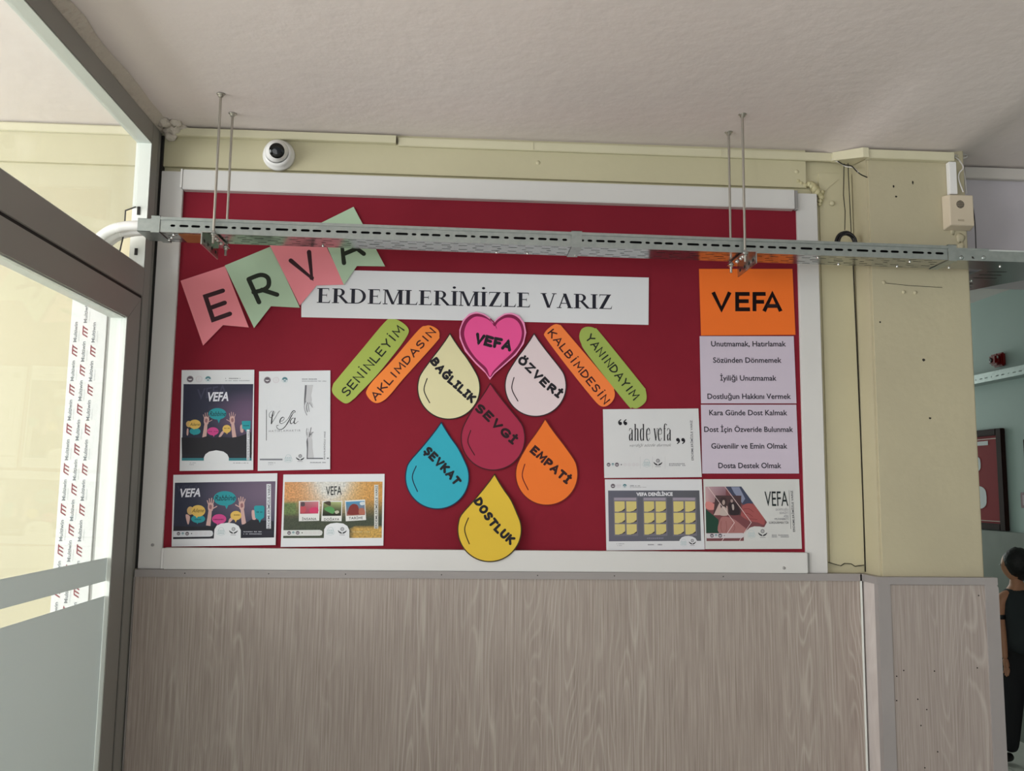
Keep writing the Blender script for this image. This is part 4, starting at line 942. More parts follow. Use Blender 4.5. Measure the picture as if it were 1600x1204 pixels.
# poster 5 (ahde vefa)
T = quadT(930, 620, 8.6)
o, off = sheet('poster', [(942, 639.2), (1091, 638), (1096.2, 745), (944, 746.5)], L3(216, 216, 218), 'white landscape poster reading ahde vefa between quotation marks', 'poster', lift=.0018, tilt=(0, -.006))
pr = Print(off)
def qs(P, w_, c=K): pr.stroke([wp(*T(*p)) for p in P], w_, c, 2, False)
def cs(P, w_, c=K): pr.stroke(smooth([wp(*T(*p)) for p in P], 6), w_, c, 2, False)
TH, TN = .0036, .0014
def la(x):
    cs([(x, 455), (x+6, 430), (x+22, 422), (x+36, 440)], [TN, TH*.6, TN, TN]); qs([(x+38, 440), (x+38, 585)], TH); cs([(x+34, 478), (x+10, 505), (x+4, 545), (x+10, 578), (x+22, 572), (x+34, 545)], [TN, TH, TH, TH, TN, TN]); qs([(x+32, 586), (x+50, 580)], TN)
def lh(x): qs([(x+8, 362), (x+8, 584)], TH); qs([(x-4, 366), (x+8, 364)], TN); cs([(x+12, 445), (x+28, 420), (x+42, 440), (x+43, 500)], [TN, TN, TH, TH]); qs([(x+43, 480), (x+43, 584)], TH); qs([(x-4, 584), (x+20, 584)], TN); qs([(x+32, 584), (x+56, 584)], TN)
def ld(x): cs([(x+34, 440), (x+20, 420), (x+6, 440), (x, 500), (x+6, 570), (x+20, 586), (x+34, 560)], [TN, TN, TH, TH, TH, TN, TN]); qs([(x+40, 362), (x+40, 586)], TH); qs([(x+28, 366), (x+40, 364)], TN)
def le(x): cs([(x+2, 498), (x+42, 495), (x+38, 440), (x+22, 418), (x+6, 445), (x, 500), (x+8, 570), (x+24, 588), (x+44, 550)], [TN, TN, TH*.8, TN, TH, TH, TH, TN, TN])
def lv(x): qs([(x+4, 425), (x+24, 584)], TH); qs([(x+24, 584), (x+42, 425)], TN); qs([(x-5, 424), (x+14, 424)], TN); qs([(x+34, 424), (x+52, 424)], TN)
def lf(x): qs([(x+8, 400), (x+8, 584)], TH); cs([(x+8, 410), (x+12, 372), (x+26, 360), (x+40, 378)], [TH, TH*.8, TN, TH*.7]); qs([(x-4, 424), (x+26, 424)], TN); qs([(x-4, 584), (x+20, 584)], TN)
la(456); lh(528); ld(606); le(688); lv(790); le(846); lf(920); la(966)
for x, y, fl in [(335, 355, 1), (405, 355, 1), (1108, 575, -1), (1178, 575, -1)]:
    c = wp(*T(x, y)); e = wp(*T(x+24, y)); R = math.dist(c, e); pr.disc(c, R, K, 2, 14)
    pr.stroke(smooth([(c[0]-fl*R*.75, c[1]), (c[0]-fl*R*.6, c[1]+fl*R*1.2), (c[0]+fl*R*.5, c[1]+fl*R*2.2)], 5), [R*.9, R*.8, R*.6, R*.4], K, 2, False)
tpx(pr, 'verdiği sözde durmak', 465, 668, 1022, 662, 42, L3(92, 92, 98), T, shear=.5, bold=-.012)
tpx(pr, 'ERDEMLERİMİZLE VARIZ', 1320, 850, 1302, 312, 30, L3(84, 84, 92), T, bold=.008)
pr.build('lettering', o)
pe = Print(off)
emblem(pe, T, 178, 908, 26, 'dark'); emblem(pe, T, 235, 906, 20, 'teal'); emblem(pe, T, 290, 908, 28, 'dark'); pe.disc(wp(*T(348, 908)), .0018, L3(80, 70, 84), 3, 8)
for x in (400, 458, 515, 565): emblem(pe, T, x, 908, 20, 'pale')
emblem(pe, T, 690, 885, 58, 'people'); emblem(pe, T, 840, 880, 60, 'hands'); fineprint(pe, T, 990, 888, 1215, 904, L3(150, 150, 156)); fineprint(pe, T, 990, 908, 1215, 926, L3(160, 160, 166))
for x in (600, 765, 935): bar(pe, T, x, 800, x+3, 960, L3(190, 190, 194))
pe.build('emblem', o)
# poster 6 (yellow notes)
T = quadT(930, 730, 8.6)
o, off = sheet('poster', [(945, 748.6), (1096.3, 748.4), (1100.8, 858), (947.3, 859.5)], L3(218, 218, 222), 'grey poster reading VEFA DENİLİNCE with a grid of yellow notes', 'poster', lift=.0018, tilt=(0, -.006))
pr = Print(off)
gradrect(pr, T, [(172, 310), (1398, 308), (1420, 985), (182, 992)], [(98, 98, 112), (92, 92, 98), (92, 94, 100), (100, 98, 114)], 1, 4)
tpx(pr, 'VEFA DENİLİNCE', 552, 382, 1040, 378, 46, L3(226, 226, 232), T, bold=.045, layer=3)
for bx, sh_ in ((245, 0), (640, 0), (1035, 0)):
    shape(pr, T, [(bx-2, 402), (bx+320, 402), (bx+328, 918), (bx+6, 920)], L3(116, 112, 124), 2, False)
    bar(pr, T, bx+8, 406, bx+304, 442, L3(156, 148, 162), 3)
    for r in range(3):
        for c in range(2):
            x = bx+12+c*157+r*2; y = 455+r*153
            shape(pr, T, [(x+30, y+134), (x+140, y+85), (x+140, y+118), (x+70, y+142)], L3(62, 54, 50), 3, False)
            shape(pr, T, [(x, y), (x+136, y), (x+138, y+95), (x+95, y+128), (x+50, y+140), (x+4, y+138)], L3(210, 194, 124), 4, False)
fineprint(pr, T, 670, 938, 935, 960, L3(128, 126, 144), 2)
shape(pr, T, [(1125, 1000), (1132, 970), (1160, 938), (1205, 922), (1250, 918), (1300, 926), (1345, 950), (1365, 985), (1366, 1000)], L3(216, 216, 220), 3, False)
pr.build('picture', o)
pe = Print((lambda f: (lambda x, z: f(x, z)-.0003))(off)); emblem(pe, T, 237, 248, 30, 'dark'); emblem(pe, T, 314, 248, 28, 'pale'); emblem(pe, T, 395, 247, 28, 'teal'); fineprint(pe, T, 468, 240, 602, 252, L3(134, 134, 140)); fineprint(pe, T, 468, 262, 685, 270, L3(156, 156, 162))
emblem(pe, T, 1184, 1005, 48, 'people'); emblem(pe, T, 1302, 1000, 48, 'hands'); fineprint(pe, T, 706, 1026, 900, 1044, L3(130, 130, 140)); fineprint(pe, T, 285, 1018, 390, 1028, L3(150, 150, 156)); fineprint(pe, T, 285, 1042, 355, 1052, L3(150, 150, 156)); pe.build('emblem', o)
# poster 7 (hands holding a photograph)
T = quadT(1085, 730, 8.6)
o, off = sheet('poster', [(1098.7, 748.3), (1248.5, 748.3), (1252.5, 857), (1101.5, 857.5)], L3(208, 208, 206), 'poster with a chevron picture of hands holding a photograph, bottom right corner', 'poster', lift=.0018, tilt=(0, -.006))
pr = Print(off)
shape(pr, T, [(145, 258), (628, 256), (972, 735), (935, 800), (760, 800), (660, 870), (660, 985), (160, 988)], L3(120, 70, 74), 1, False)
gradrect(pr, T, [(145, 258), (420, 258), (420, 420), (150, 500)], [(190, 160, 166), (150, 118, 130), (120, 84, 92), (200, 160, 160)], 2, 6)
shape(pr, T, [(415, 258), (628, 256), (790, 480), (650, 500), (520, 390)], L3(64, 70, 92), 2, False); shape(pr, T, [(490, 262), (600, 262), (680, 420), (640, 480), (530, 340)], L3(132, 138, 162), 3, False)
shape(pr, T, [(150, 560), (250, 640), (320, 700), (330, 880), (155, 880)], L3(32, 66, 52), 2, False)
shape(pr, T, [(150, 470), (200, 460), (270, 500), (270, 560), (200, 570), (150, 540)], L3(206, 132, 128), 3)
shape(pr, T, [(280, 375), (628, 378), (618, 640), (250, 642)], L3(76, 56, 58), 3, False)
shape(pr, T, [(255, 640), (330, 480), (440, 520), (450, 640)], L3(196, 170, 164), 4, False); shape(pr, T, [(345, 470), (352, 412), (395, 398), (430, 430), (425, 500), (420, 560), (360, 560)], L3(62, 46, 48), 4); shape(pr, T, [(370, 480), (376, 445), (396, 436), (408, 462), (404, 490), (388, 505)], L3(170, 150, 144), 5); shape(pr, T, [(340, 640), (350, 560), (385, 520), (430, 560), (445, 640)], L3(188, 172, 166), 5)
shape(pr, T, [(455, 500), (480, 470), (540, 470), (600, 560), (590, 630), (480, 630)], L3(48, 38, 42), 4); shape(pr, T, [(482, 440), (500, 426), (515, 442), (510, 468), (490, 470)], L3(158, 138, 134), 5); shape(pr, T, [(500, 500), (525, 500), (530, 560), (510, 570)], L3(176, 164, 160), 5)
shape(pr, T, [(640, 520), (700, 485), (770, 490), (830, 540), (870, 600), (935, 690), (930, 770), (850, 740), (790, 730), (700, 700), (620, 640), (640, 580)], L3(160, 84, 84), 4)
for L in ([(650, 560), (730, 555), (790, 600)], [(640, 610), (720, 620), (780, 660)], [(700, 690), (760, 690), (840, 700)]): pr.stroke(smooth([wp(*T(*p)) for p in L], 5), .0012, L3(116, 46, 50), 5)
shape(pr, T, [(340, 700), (400, 660), (520, 690), (640, 780), (690, 830), (640, 880), (330, 880)], L3(166, 112, 110), 4)
for L in ([(360, 720), (350, 800), (370, 870)], [(420, 720), (430, 800), (420, 870)], [(500, 740), (540, 800), (520, 860)]): pr.stroke(smooth([wp(*T(*p)) for p in L], 5), .0011, L3(128, 72, 72), 5)
for L in ([(180, 262), (534, 740), (436, 885), (365, 988)], [(408, 258), (760, 738), (655, 890), (600, 988)]): pr.stroke([wp(*T(*p)) for p in L], .0016, L3(222, 200, 200), 6, False)
shape(pr, T, [(155, 885), (650, 880), (662, 900), (655, 935), (630, 948), (160, 950)], L3(206, 200, 204), 6, False)
shape(pr, T, [(678, 990), (690, 870), (735, 810), (800, 790), (870, 792), (930, 805), (975, 850), (990, 990)], L3(208, 208, 206), 6, False)
pr.build('picture', o)
pr = Print((lambda f: (lambda x, z: f(x, z)-.0006))(off))
tpx(pr, 'VEFA', 946, 518, 1258, 516, 208, L3(24, 34, 36), T, bold=.0)
for t, x0, y, c in [('DOSTLUĞU', 1088, 580, L3(150, 150, 156)), ('SEVGİYİ', 1140, 624, L3(150, 150, 156)), ('AŞKI', 1196, 668, L3(140, 140, 146)), ('MUHABBETİ', 1076, 706, L3(128, 128, 134)), ('SÜRDÜRMEKTİR', 995, 755, L3(84, 84, 90))]: tpx(pr, t, x0, y, 1262, y-1, 30, c, T)
pr.stroke([wp(*T(1268, 308)), wp(*T(1292, 825))], .0008, L3(60, 60, 66), 2)
tpx(pr, 'ERDEMLERİMİZLE VARIZ', 1348, 862, 1318, 310, 28, L3(84, 84, 90), T, bold=.008); pr.build('lettering', o)
pe = Print((lambda f: (lambda x, z: f(x, z)-.0007))(off)); emblem(pe, T, 232, 914, 26, 'dark'); emblem(pe, T, 286, 912, 20, 'teal'); emblem(pe, T, 342, 914, 28, 'dark'); pe.disc(wp(*T(397, 914)), .0016, L3(96, 50, 60), 3, 8)
for x in (450, 508, 565, 622): emblem(pe, T, x, 914, 20, 'pale')
emblem(pe, T, 762, 890, 58, 'people'); emblem(pe, T, 912, 880, 62, 'hands'); fineprint(pe, T, 1035, 900, 1262, 916, L3(146, 146, 150)); fineprint(pe, T, 1035, 922, 1262, 940, L3(156, 156, 160)); pe.build('emblem', o)

# ------------------------------------------------------------------ trunking along the ceiling
def trunk(x0, x1, y0, y1, z0, z1): return MB().box(x0, x1, y0, y1, z0, z1, bev=.0015)
LY = WALLY-.014
o = trunk(-.905, at(620, 215, LY).x, LY-.02, LY, H+1.049, H+1.0735).build('cable_trunking', M_trunk); tag(o, 'cream cable trunking under the ceiling at the left, above the dome camera', 'cable cover')
e_ = MB().box(at(620, 215, LY).x-.001, at(620, 215, LY).x+.0015, LY-.0175, LY, H+1.052, H+1.071).build('open_end', M_dark, o)
xa = at(622, 215, LY).x+.002
o = trunk(xa, at(1303, 240, LY).x, LY-.011, LY, H+1.044, H+1.071).build('cable_trunking', M_trunk); tag(o, 'long thin cream trunking under the ceiling above the middle and right of the board', 'cable cover')
for px in (832, 1125): S('clip_mark', MB().box(at(px, 230, LY).x-.002, at(px, 230, LY).x+.002, LY-.0125, LY-.010, H+1.046, H+1.07), M_trunk, o)
o = trunk(-4.2, -.966, LY-.012, LY, H+1.049, H+1.0735).build('cable_trunking', M_trunk); tag(o, 'cream trunking under the ceiling beyond the glass', 'cable cover')
# angled corner piece and pillar run
cp = MB()
a0 = at(1304, 236, LY-.012); b0 = (1.2405, PFY-.024)
pl_ = [(1.172, LY-.018), (PX0-.022, PFY-.028), (PX0-.004, PFY-.028), (PX0-.004, WALLY-.016), (1.172, WALLY-.016)]; dz_ = [(1.043, 1.070), (1.018, 1.049), (1.018, 1.049), (1.035, 1.06), (1.043, 1.070)]
cp.add([(x, y, H+d[0]) for (x, y), d in zip(pl_, dz_)]+[(x, y, H+d[1]) for (x, y), d in zip(pl_, dz_)], [(4, 3, 2, 1, 0), (5, 6, 7, 8, 9)]+[(i, (i+1) % 5, (i+1) % 5+5, i+5) for i in range(5)])
o = cp.build('corner_trunking', M_trunk); tag(o, 'short cream trunking elbow wrapping the inner corner of the pillar', 'cable cover')
o = trunk(PX0-.0035, 1.518, PFY-.022, PFY-.001, H+1.019, H+1.047).build('cable_trunking', M_trunk); tag(o, 'cream trunking along the top of the pillar', 'cable cover')
o = trunk(1.500, 1.524, PFY-.019, PFY-.001, at(1490, 306, PFY).z, H+1.0175).build('cable_trunking', M_whiteS); tag(o, 'short upright white trunking dropping to the beige sounder', 'cable cover')
o = trunk(1.66, XR-.003, 2.689, 2.709, H+1.036, H+1.074).build('cable_trunking', mat('greyish_trunking', L3(204, 198, 192), .5)); tag(o, 'pale trunking along the top of the grey beam right of the pillar', 'cable cover')
# painted foam dribble over the board corner
fb = MB(); rr = random.Random(9)
for i, (a, b, r) in enumerate([(1247, 283, .006), (1252, 286, .006), (1258, 289, .007), (1264, 288, .010), (1269, 290, .013), (1273, 295, .014), (1276, 300, .013), (1280, 303, .010), (1283, 308, .009), (1282, 314, .008), (1281, 319, .006), (1285, 300, .007)]):
    p = at(a, b, WALLY-.012); dab(fb, (p.x, WALLY-.012, p.z), r, (1, .8, 1), 40+i, 7, 10)
o = fb.build('foam_blob', M_foam); tag(o, 'lump of painted-over filler foam at the top right corner of the board', 'filler')
# dome camera
cc = at(434.3, 240.3, LY-.02); cx, cz = cc.x, cc.z
root = group_root('dome_camera', (cx, LY, cz), 'white turret security camera with a black lens face, left above the board', 'camera')
MB().lathe([(.0001, 0), (.0485, 0), (.0485, .010), (.047, .014), (.0445, .016), (.043, .026), (.037, .034), (.0352, .034)], (cx, LY, cz), (0, -1, 0), 40).build('base', M_whiteS, root)
bc = Vector((cx-.001, LY-.030, cz+.003)); ax = Vector((.2, -1, -.28)).normalized()
prof = [(.0355*math.cos(t), .0355*math.sin(t)) for t in [math.radians(k) for k in range(-60, 52, 8)]]+[(.0245, .028), (.0225, .030)]
tr_ = MB().lathe([(r, d) for r, d in prof], bc, ax, 36).build('turret', M_whiteS, root)
MB().lathe([(.0228, .024), (.0228, .0305), (.0222, .0315), (.010, .0325), (.0001, .0328)], bc, ax, 32).build('lens_face', mat('black_gloss', L3(12, 11, 12), .08), tr_)

# ------------------------------------------------------------------ cable tray
TY0, TY1 = 2.386, 2.484; TH_ = .041
def tz(x): return H+.6765+(-.0068)*(x-.4)              # underside height, the tray sags slightly to the right
def slotrow(mb, u0, u1, v0, v1, slots, F):
    """strip u0..u1 x v0..v1 with long holes; slots = (u_centre, length, width)"""
    cur = u0; vm = (v0+v1)/2
    def quad(a, b, c, d): mb.add([F(*a), F(*b), F(*c), F(*d)], [(0, 1, 2, 3)])
    for uc, ln, wd in slots:
        a, b = uc-ln/2-.0028, uc+ln/2+.0028
        if a < cur-1e-6 or b > u1: continue
        if a > cur+1e-5: quad((cur, v0), (a, v0), (a, v1), (cur, v1))
        hw, hl = wd/2, ln/2; r = min(hw, hl)*.9
        inner = [(uc-hl, vm-hw+r), (uc-hl+r, vm-hw), (uc+hl-r, vm-hw), (uc+hl, vm-hw+r), (uc+hl, vm+hw-r), (uc+hl-r, vm+hw), (uc-hl+r, vm+hw), (uc-hl, vm+hw-r)]
        outer = [(a, vm), (a, v0), (b, v0), (b, vm), (b, vm), (b, v1), (a, v1), (a, vm)]
        outer = [(a, vm), (a, v0), (b, v0), (b, vm), (b, vm+1e-5), (b, v1), (a, v1), (a, vm+1e-5)]
        for k in range(8):
            j = (k+1) % 8; quad(outer[k], outer[j], inner[j], inner[k])
        cur = b
    if cur < u1: quad((cur, v0), (u1, v0), (u1, v1), (cur, v1))
def tray_side(mb, x0, x1, y, phase=0):
    F = lambda u, v: (u, y, tz(u)+v)
    slots = []; P = .1655; x = x0-phase
    while x < x1:
        for c, l in ((.0185, .036), (.0525, .014), (.0825, .0255), (.1145, .0255), (.146, .0145)): slots.append((x+c, l, .0068))
        x += P
    slotrow(mb, x0, x1, .013, .024, [s for s in slots if s[0]-s[1]/2-.003 > x0 and s[0]+s[1]/2+.003 < x1], F)
    mb.add([F(x0, 0), F(x1, 0), F(x1, .013), F(x0, .013)], [(0, 1, 2, 3)]); mb.add([F(x0, .024), F(x1, .024), F(x1, .034), F(x0, .034)], [(0, 1, 2, 3)])
XT0, XT1 = -.850, 1.409
tray = group_root('cable_tray', (.3, 2.435, H+.67), 'galvanised perforated cable tray running across in front of the board', 'cable tray')
def solid(o, t=.0012):
    m = o.modifiers.new('s', 'SOLIDIFY'); m.thickness = t; m.offset = 0; return o
mb = MB(); tray_side(mb, XT0, XT1, TY0, 0); solid(mb.build('side_rail', M_galv, tray))
mb = MB(); tray_side(mb, XT0, XT1, TY1, .03); solid(mb.build('side_rail', M_galv, tray))
mb = MB(); cell = .0475; rows = [(0, .020), (.020, .038), (.038, .060), (.060, .078), (.078, TY1-TY0)]
for k, (v0, v1) in enumerate(rows):
    F = lambda u, v: (u, TY0+v, tz(u)); sl = []; x = XT0+.02+(k % 2)*cell/2
    while x < XT1-.03:
        if k in (0, 4): sl.append((x, .024, .0036))
        elif k in (1, 3): sl.append((x, .026, .0042))
        else: sl.append((x+.01, .014 if int(x*50) % 3 else .03, .0055))
        x += cell*(1 if k != 2 else 1.5)
    slotrow(mb, XT0, XT1, v0, v1, sl, F)
solid(mb.build('tray_floor', M_galvB, tray))
lid = MB()
for (ya, yb, za, zb) in ((TY0-.0025, TY1+.0025, TH_-.0005, TH_+.0007), (TY0-.0030, TY0-.0018, TH_-.0075, TH_+.0006), (TY1+.0018, TY1+.003, TH_-.0075, TH_+.0006)):
    v = []
    for x in (XT0, XT1):
        v += [(x, ya, tz(x)+za), (x, yb, tz(x)+za), (x, yb, tz(x)+zb), (x, ya, tz(x)+zb)]
    lid.add(v, [(0, 1, 2, 3), (7, 6, 5, 4), (0, 4, 5, 1), (1, 5, 6, 2), (2, 6, 7, 3), (3, 7, 4, 0)])
lid.build('lid', M_galv, tray)
def collar(x0, x1, e=.0035):
    m = MB()
    for ya, yb, za, zb in ((TY0-e, TY0-e+.0012, -.002, TH_+.004), (TY1+e-.0012, TY1+e, -.002, TH_+.004), (TY0-e, TY1+e, -.0032, -.002), (TY0-e, TY1+e, TH_+.0028, TH_+.004)):
        m.box(x0, x1, ya, yb, tz(x0)+za, tz(x0)+zb)
    return m.build('coupling', M_galv, tray)
collar(.308, .338); collar(-.8555, -.832); collar(1.409, 1.434)
# bolts
def bolt(x, y, z, ax=(0, 0, -1), r=.0035, parent=tray): return MB().lathe([(r, 0), (r, .002), (r*.8, .0034), (.0001, .004)], (x, y, z), ax, 10).build('bolt', M_bright, parent)
for x, y in [(-.80, .02), (-.815, .05), (-.83, .075), (-.4, .082), (.10, .085), (.19, .085), (.33, .085), (1.03, .02), (1.12, .085), (1.30, .085), (1.31, .03)]: bolt(x, TY0+y, tz(x)-.0012)
# cables inside
cb = MB()
for k, (yy, zz) in enumerate([(.018, .011), (.032, .012), (.048, .011), (.064, .012), (.08, .011), (.025, .023), (.041, .024), (.056, .024), (.072, .024)]):
    cb.tube([(XT0+.01+i*.225, TY0+yy+.002*math.sin(i*1.7+k), tz(XT0+i*.225)+zz) for i in range(11)], .0062, 7)
o = cb.build('cable', M_black, tray); o['label'] = 'black cables lying in the tray'
MB().box(-.785, -.700, TY0+.012, TY1-.004, tz(-.74)-.0022, tz(-.74)-.0008).build('orange_strip', mat('orange_brown', L3(156, 92, 46), .5), tray)  # thin orange-brown strip along the underside of the tray
# plain end section on the left and white conduits through the cut glass
mb = MB()
for ya, yb, za, zb in ((TY0+.001, TY0+.0022, 0, TH_-.004), (TY1-.0022, TY1-.001, 0, TH_-.004), (TY0+.001, TY1-.001, 0, .0012), (TY0+.001, TY1-.001, TH_-.005, TH_-.004)): mb.box(-.893, -.848, ya, yb, tz(-.87)+za, tz(-.87)+zb)
mb.build('end_section', M_galv, tray)
cdt = MB()
for k, (yy, zz, rr_) in enumerate([(2.405, .021, .0135), (2.437, .018, .0135), (2.466, .022, .0125)]):
    z = tz(-.9)+zz
    pts = smooth3 = [Vector((-.862, yy, z)), Vector((-.90, yy, z)), Vector((-.935, yy+.004, z-.002)), Vector((-.975, yy+.01, z-.012)), Vector((-1.01, yy+.02, z-.035)), Vector((-1.035, yy+.03, z-.07)), Vector((-1.055+.03*k, yy+.07, z-.105)), Vector((-1.075+.035*k, 2.57, z-.125)), Vector((-1.085+.036*k, WALLY-.012, z-.13))]
    q = []
    for i in range(len(pts)-1):
        p0, p1, p2, p3 = pts[max(i-1, 0)], pts[i], pts[i+1], pts[min(i+2, len(pts)-1)]
        for s_ in range(8):
            t = s_/8; q.append(.5*((2*p1)+(p2-p0)*t+(2*p0-5*p1+4*p2-p3)*t*t+(3*p1-p0-3*p2+p3)*t**3))
    q.append(pts[-1]); cdt = MB().tube(q, [rr_*(1+.02*(i % 2)) for i in range(len(q))], 14)
    o = cdt.build('flexible_conduit', M_whiteS); tag(o, ['front', 'middle', 'rear'][k]+'most white flexible conduit curving from the tray end down behind the glass' if k != 1 else 'middle white flexible conduit curving from the tray end down behind the glass', 'conduit', 'white conduits at the tray end')
# hangers: two threaded rods and an angle bracket under the tray
def hanger(x, flx, label):
    zb = tz(x)-.0035
    g = group_root('tray_hanger', (x, 2.43, zb), label, 'hanger')
    m = MB(); w0, w1 = (x-.008, x+.028) if flx > 0 else (x-.028, x+.008)
    m.box(w0, w1, 2.352, 2.515, zb-.003, zb)
    xf = w1-.003 if flx > 0 else w0
    m.box(xf, xf+.003, 2.352, 2.515, zb-.036, zb-.003)
    br = m.build('bracket', M_galvB, g)
    fc = xf-.0006 if flx > 0 else xf+.0031
    for yy in (2.375, 2.41, 2.45, 2.49): MB().box(fc, fc+.0005, yy-.006, yy+.006, zb-.025, zb-.017).build('slot', M_dark, br)
    for yr, zt in ((2.372, 0), (2.500, 0)):
        yy = 2.370 if yr < 2.4 else 2.4985
        n = 60; pts = []
        rod = MB(); rod.tube([(x, yy, zb-.028), (x, yy, CZ)], .0036, 10)
        z = zb-.028
        th = MB().tube([(x+.0037*math.cos(k*1.05), yy+.0037*math.sin(k*1.05), zb-.028+k*.00035) for k in range(int((CZ-zb+.028)/.00035/1))][::1] if False else [(x, yy, zb-.026), (x, yy, zb-.025)], .0036, 6)
        rod.build('threaded_rod', M_zinc, g)
        nz_ = [(zb-.010, -1)] + [(zb+.005 if yr < 2.4 else zb+.005, 1)]
        MB().lathe([(.0001, 0), (.0095, 0), (.0095, .0018), (.0066, .0018), (.0066, .0078), (.0001, .0078)], (x, yy, zb-.003), (0, 0, -1), 6).build('nut', M_bright, g)
        MB().lathe([(.0001, 0), (.0095, 0), (.0095, .0015), (.0062, .0015), (.0062, .006), (.0001, .006)], (x, yy, zb), (0, 0, 1), 6).build('nut', M_bright, g)
        MB().lathe([(.0001, 0), (.012, 0), (.0105, .002), (.007, .003), (.007, .008), (.0001, .009)], (x, yy, CZ), (0, 0, -1), 14).build('ceiling_anchor', M_zinc, g)
    for yy in (2.405, 2.425, 2.46): 
        MB().lathe([(.0001, 0), (.0062, 0), (.0062, .002), (.004, .005), (.0001, .006)], (x+(.006 if flx > 0 else -.004), yy, zb-.003), (0, 0, -1), 10).build('bolt', M_bright, br)
hanger(-.682, -1, 'left pair of threaded rods with angle bracket holding up the cable tray')
hanger(.803, 1, 'right pair of threaded rods with angle bracket, above the orange sheet')
# junction piece of the tray beyond the pillar
tee = group_root('cable_tray', (1.65, 2.5, H+.665), 'plain wide junction piece of the cable tray right of the pillar', 'cable tray')
zt = tz(1.43)
fp = [(1.434, TY0+.001), (2.05, TY0+.001), (2.05, TY1), (1.86, 2.50), (1.80, 2.56), (1.74, 2.66), (1.69, 2.76), (1.685, 2.9), (1.685, 3.2), (1.575, 3.2), (1.575, TY1), (1.434, TY1)]
mb = MB(); mb.prism(fp, zt, zt+.0012, 'z'); mb.build('tray_floor', M_galvB, tee)
MB().box(1.434, 2.05, TY0, TY0+.0012, zt, zt+.030).build('side_rail', M_galv, tee)
w2 = MB()
for a, b in zip(fp[2:8], fp[3:9]):
    w2.add([(a[0], a[1], zt), (b[0], b[1], zt), (b[0], b[1], zt+.03), (a[0], a[1], zt+.03)], [(0, 1, 2, 3)])
solid(w2.build('side_rail', M_galv, tee))
MB().box(1.434, 1.533, TY0-.0012, TY1, zt+.030, zt+.0365).build('lid', M_galv, tee)
MB().box(1.533, 2.05, TY0+.002, TY0+.012, zt+.0295, zt+.0345).build('lid_edge', M_alulight, tee)
for px in (1502, 1537): 
    p = at(px, 402.5, TY0); MB().lathe([(.0065, 0), (.0065, .0015), (.003, .0035), (.0001, .0036)], (p.x, TY0, p.z), (0, -1, 0), 14).build('bolt', M_galv, tee)
p = at(1520, 402.5, TY0-.0002); MB().prism([(p.x-.003, p.z+.004), (p.x+.001, p.z+.004), (p.x+.005, p.z-.003), (p.x-.002, p.z-.002)], TY0-.0006, TY0+.0002).build('hole', M_dark, tee)
for x, y in [(1.60, 2.44), (1.46, 2.47), (1.62, 2.62), (1.66, 2.70)]: bolt(x, y, zt, parent=tee)
for i, (x0, y0_, x1, y1_) in enumerate([(1.60, 2.5, 1.66, 2.5), (1.60, 2.54, 1.67, 2.54), (1.605, 2.58, 1.68, 2.58), (1.61, 2.66, 1.65, 2.66), (1.62, 2.7, 1.67, 2.69)]):
    MB().box(x0, x1, y0_, y0_+.006, zt-.0004, zt+.0001).build('slot', M_dark, tee)

# ------------------------------------------------------------------ things round the pillar
# beige sounder
sx0, sx1, sy0, sy1 = 1.481, 1.580, 2.502, PFY-.001
szb, szt = at(1500, 355, 2.492).z, at(1500, 301, 2.492).z
sr = group_root('box_sounder', ((sx0+sx1)/2, sy1, szb), 'beige box sounder with a round slotted speaker on the right edge of the pillar', 'sounder')
def taper(x0, x1, ya, yb, z0, z1, s):
    v = [(x0, yb, z0), (x1, yb, z0), (x1, yb, z1), (x0, yb, z1), (x0+s, ya, z0+s), (x1-s*.3, ya, z0+s), (x1-s*.3, ya, z1-s*.3), (x0+s, ya, z1-s*.3)]
    return MB().add(v, [(0, 3, 2, 1), (4, 5, 6, 7), (0, 1, 5, 4), (1, 2, 6, 5), (2, 3, 7, 6), (3, 0, 4, 7)])
hb = taper(sx0, sx1-.01, sy0, sy1, szb, szt, .010).build('housing', M_cream, sr)
bv = hb.modifiers.new('b', 'BEVEL'); bv.width = .003; bv.segments = 3
gx, gz = at(1500.5, 319, sy0).x, at(1500.5, 319, sy0).z
gr = MB().lathe([(.0125, -.0005), (.0125, .0004), (.0001, .0005)], (gx, sy0, gz), (0, -1, 0), 24).build('speaker_grille', M_dark, sr)
for k in range(-3, 4):
    hw = math.sqrt(.0121**2-(k*.0033)**2); MB().box(gx-hw, gx+hw, sy0-.0014, sy0-.0004, gz+k*.0033-.0004, gz+k*.0033+.0004).build('slat', M_cream, gr)
q = at(1502, 344, sy0); MB().box(q.x-.011, q.x+.009, sy0-.0012, sy0, q.z-.003, q.z+.003, bev=.0005).build('name_plate', mat('plate', L3(176, 162, 140), .3), sr)
# plaster lumps under the sounder
for i, (a, b, r) in enumerate([(1488, 362, .008), (1500, 372, .013), (1502, 384, .010)]):
    p = at(a, b, PFY); m = MB(); dab(m, (p.x, PFY, p.z), r, (1, .5, 1.2), 60+i, 8, 12); m.build('paint_blob', M_pillar, pil)
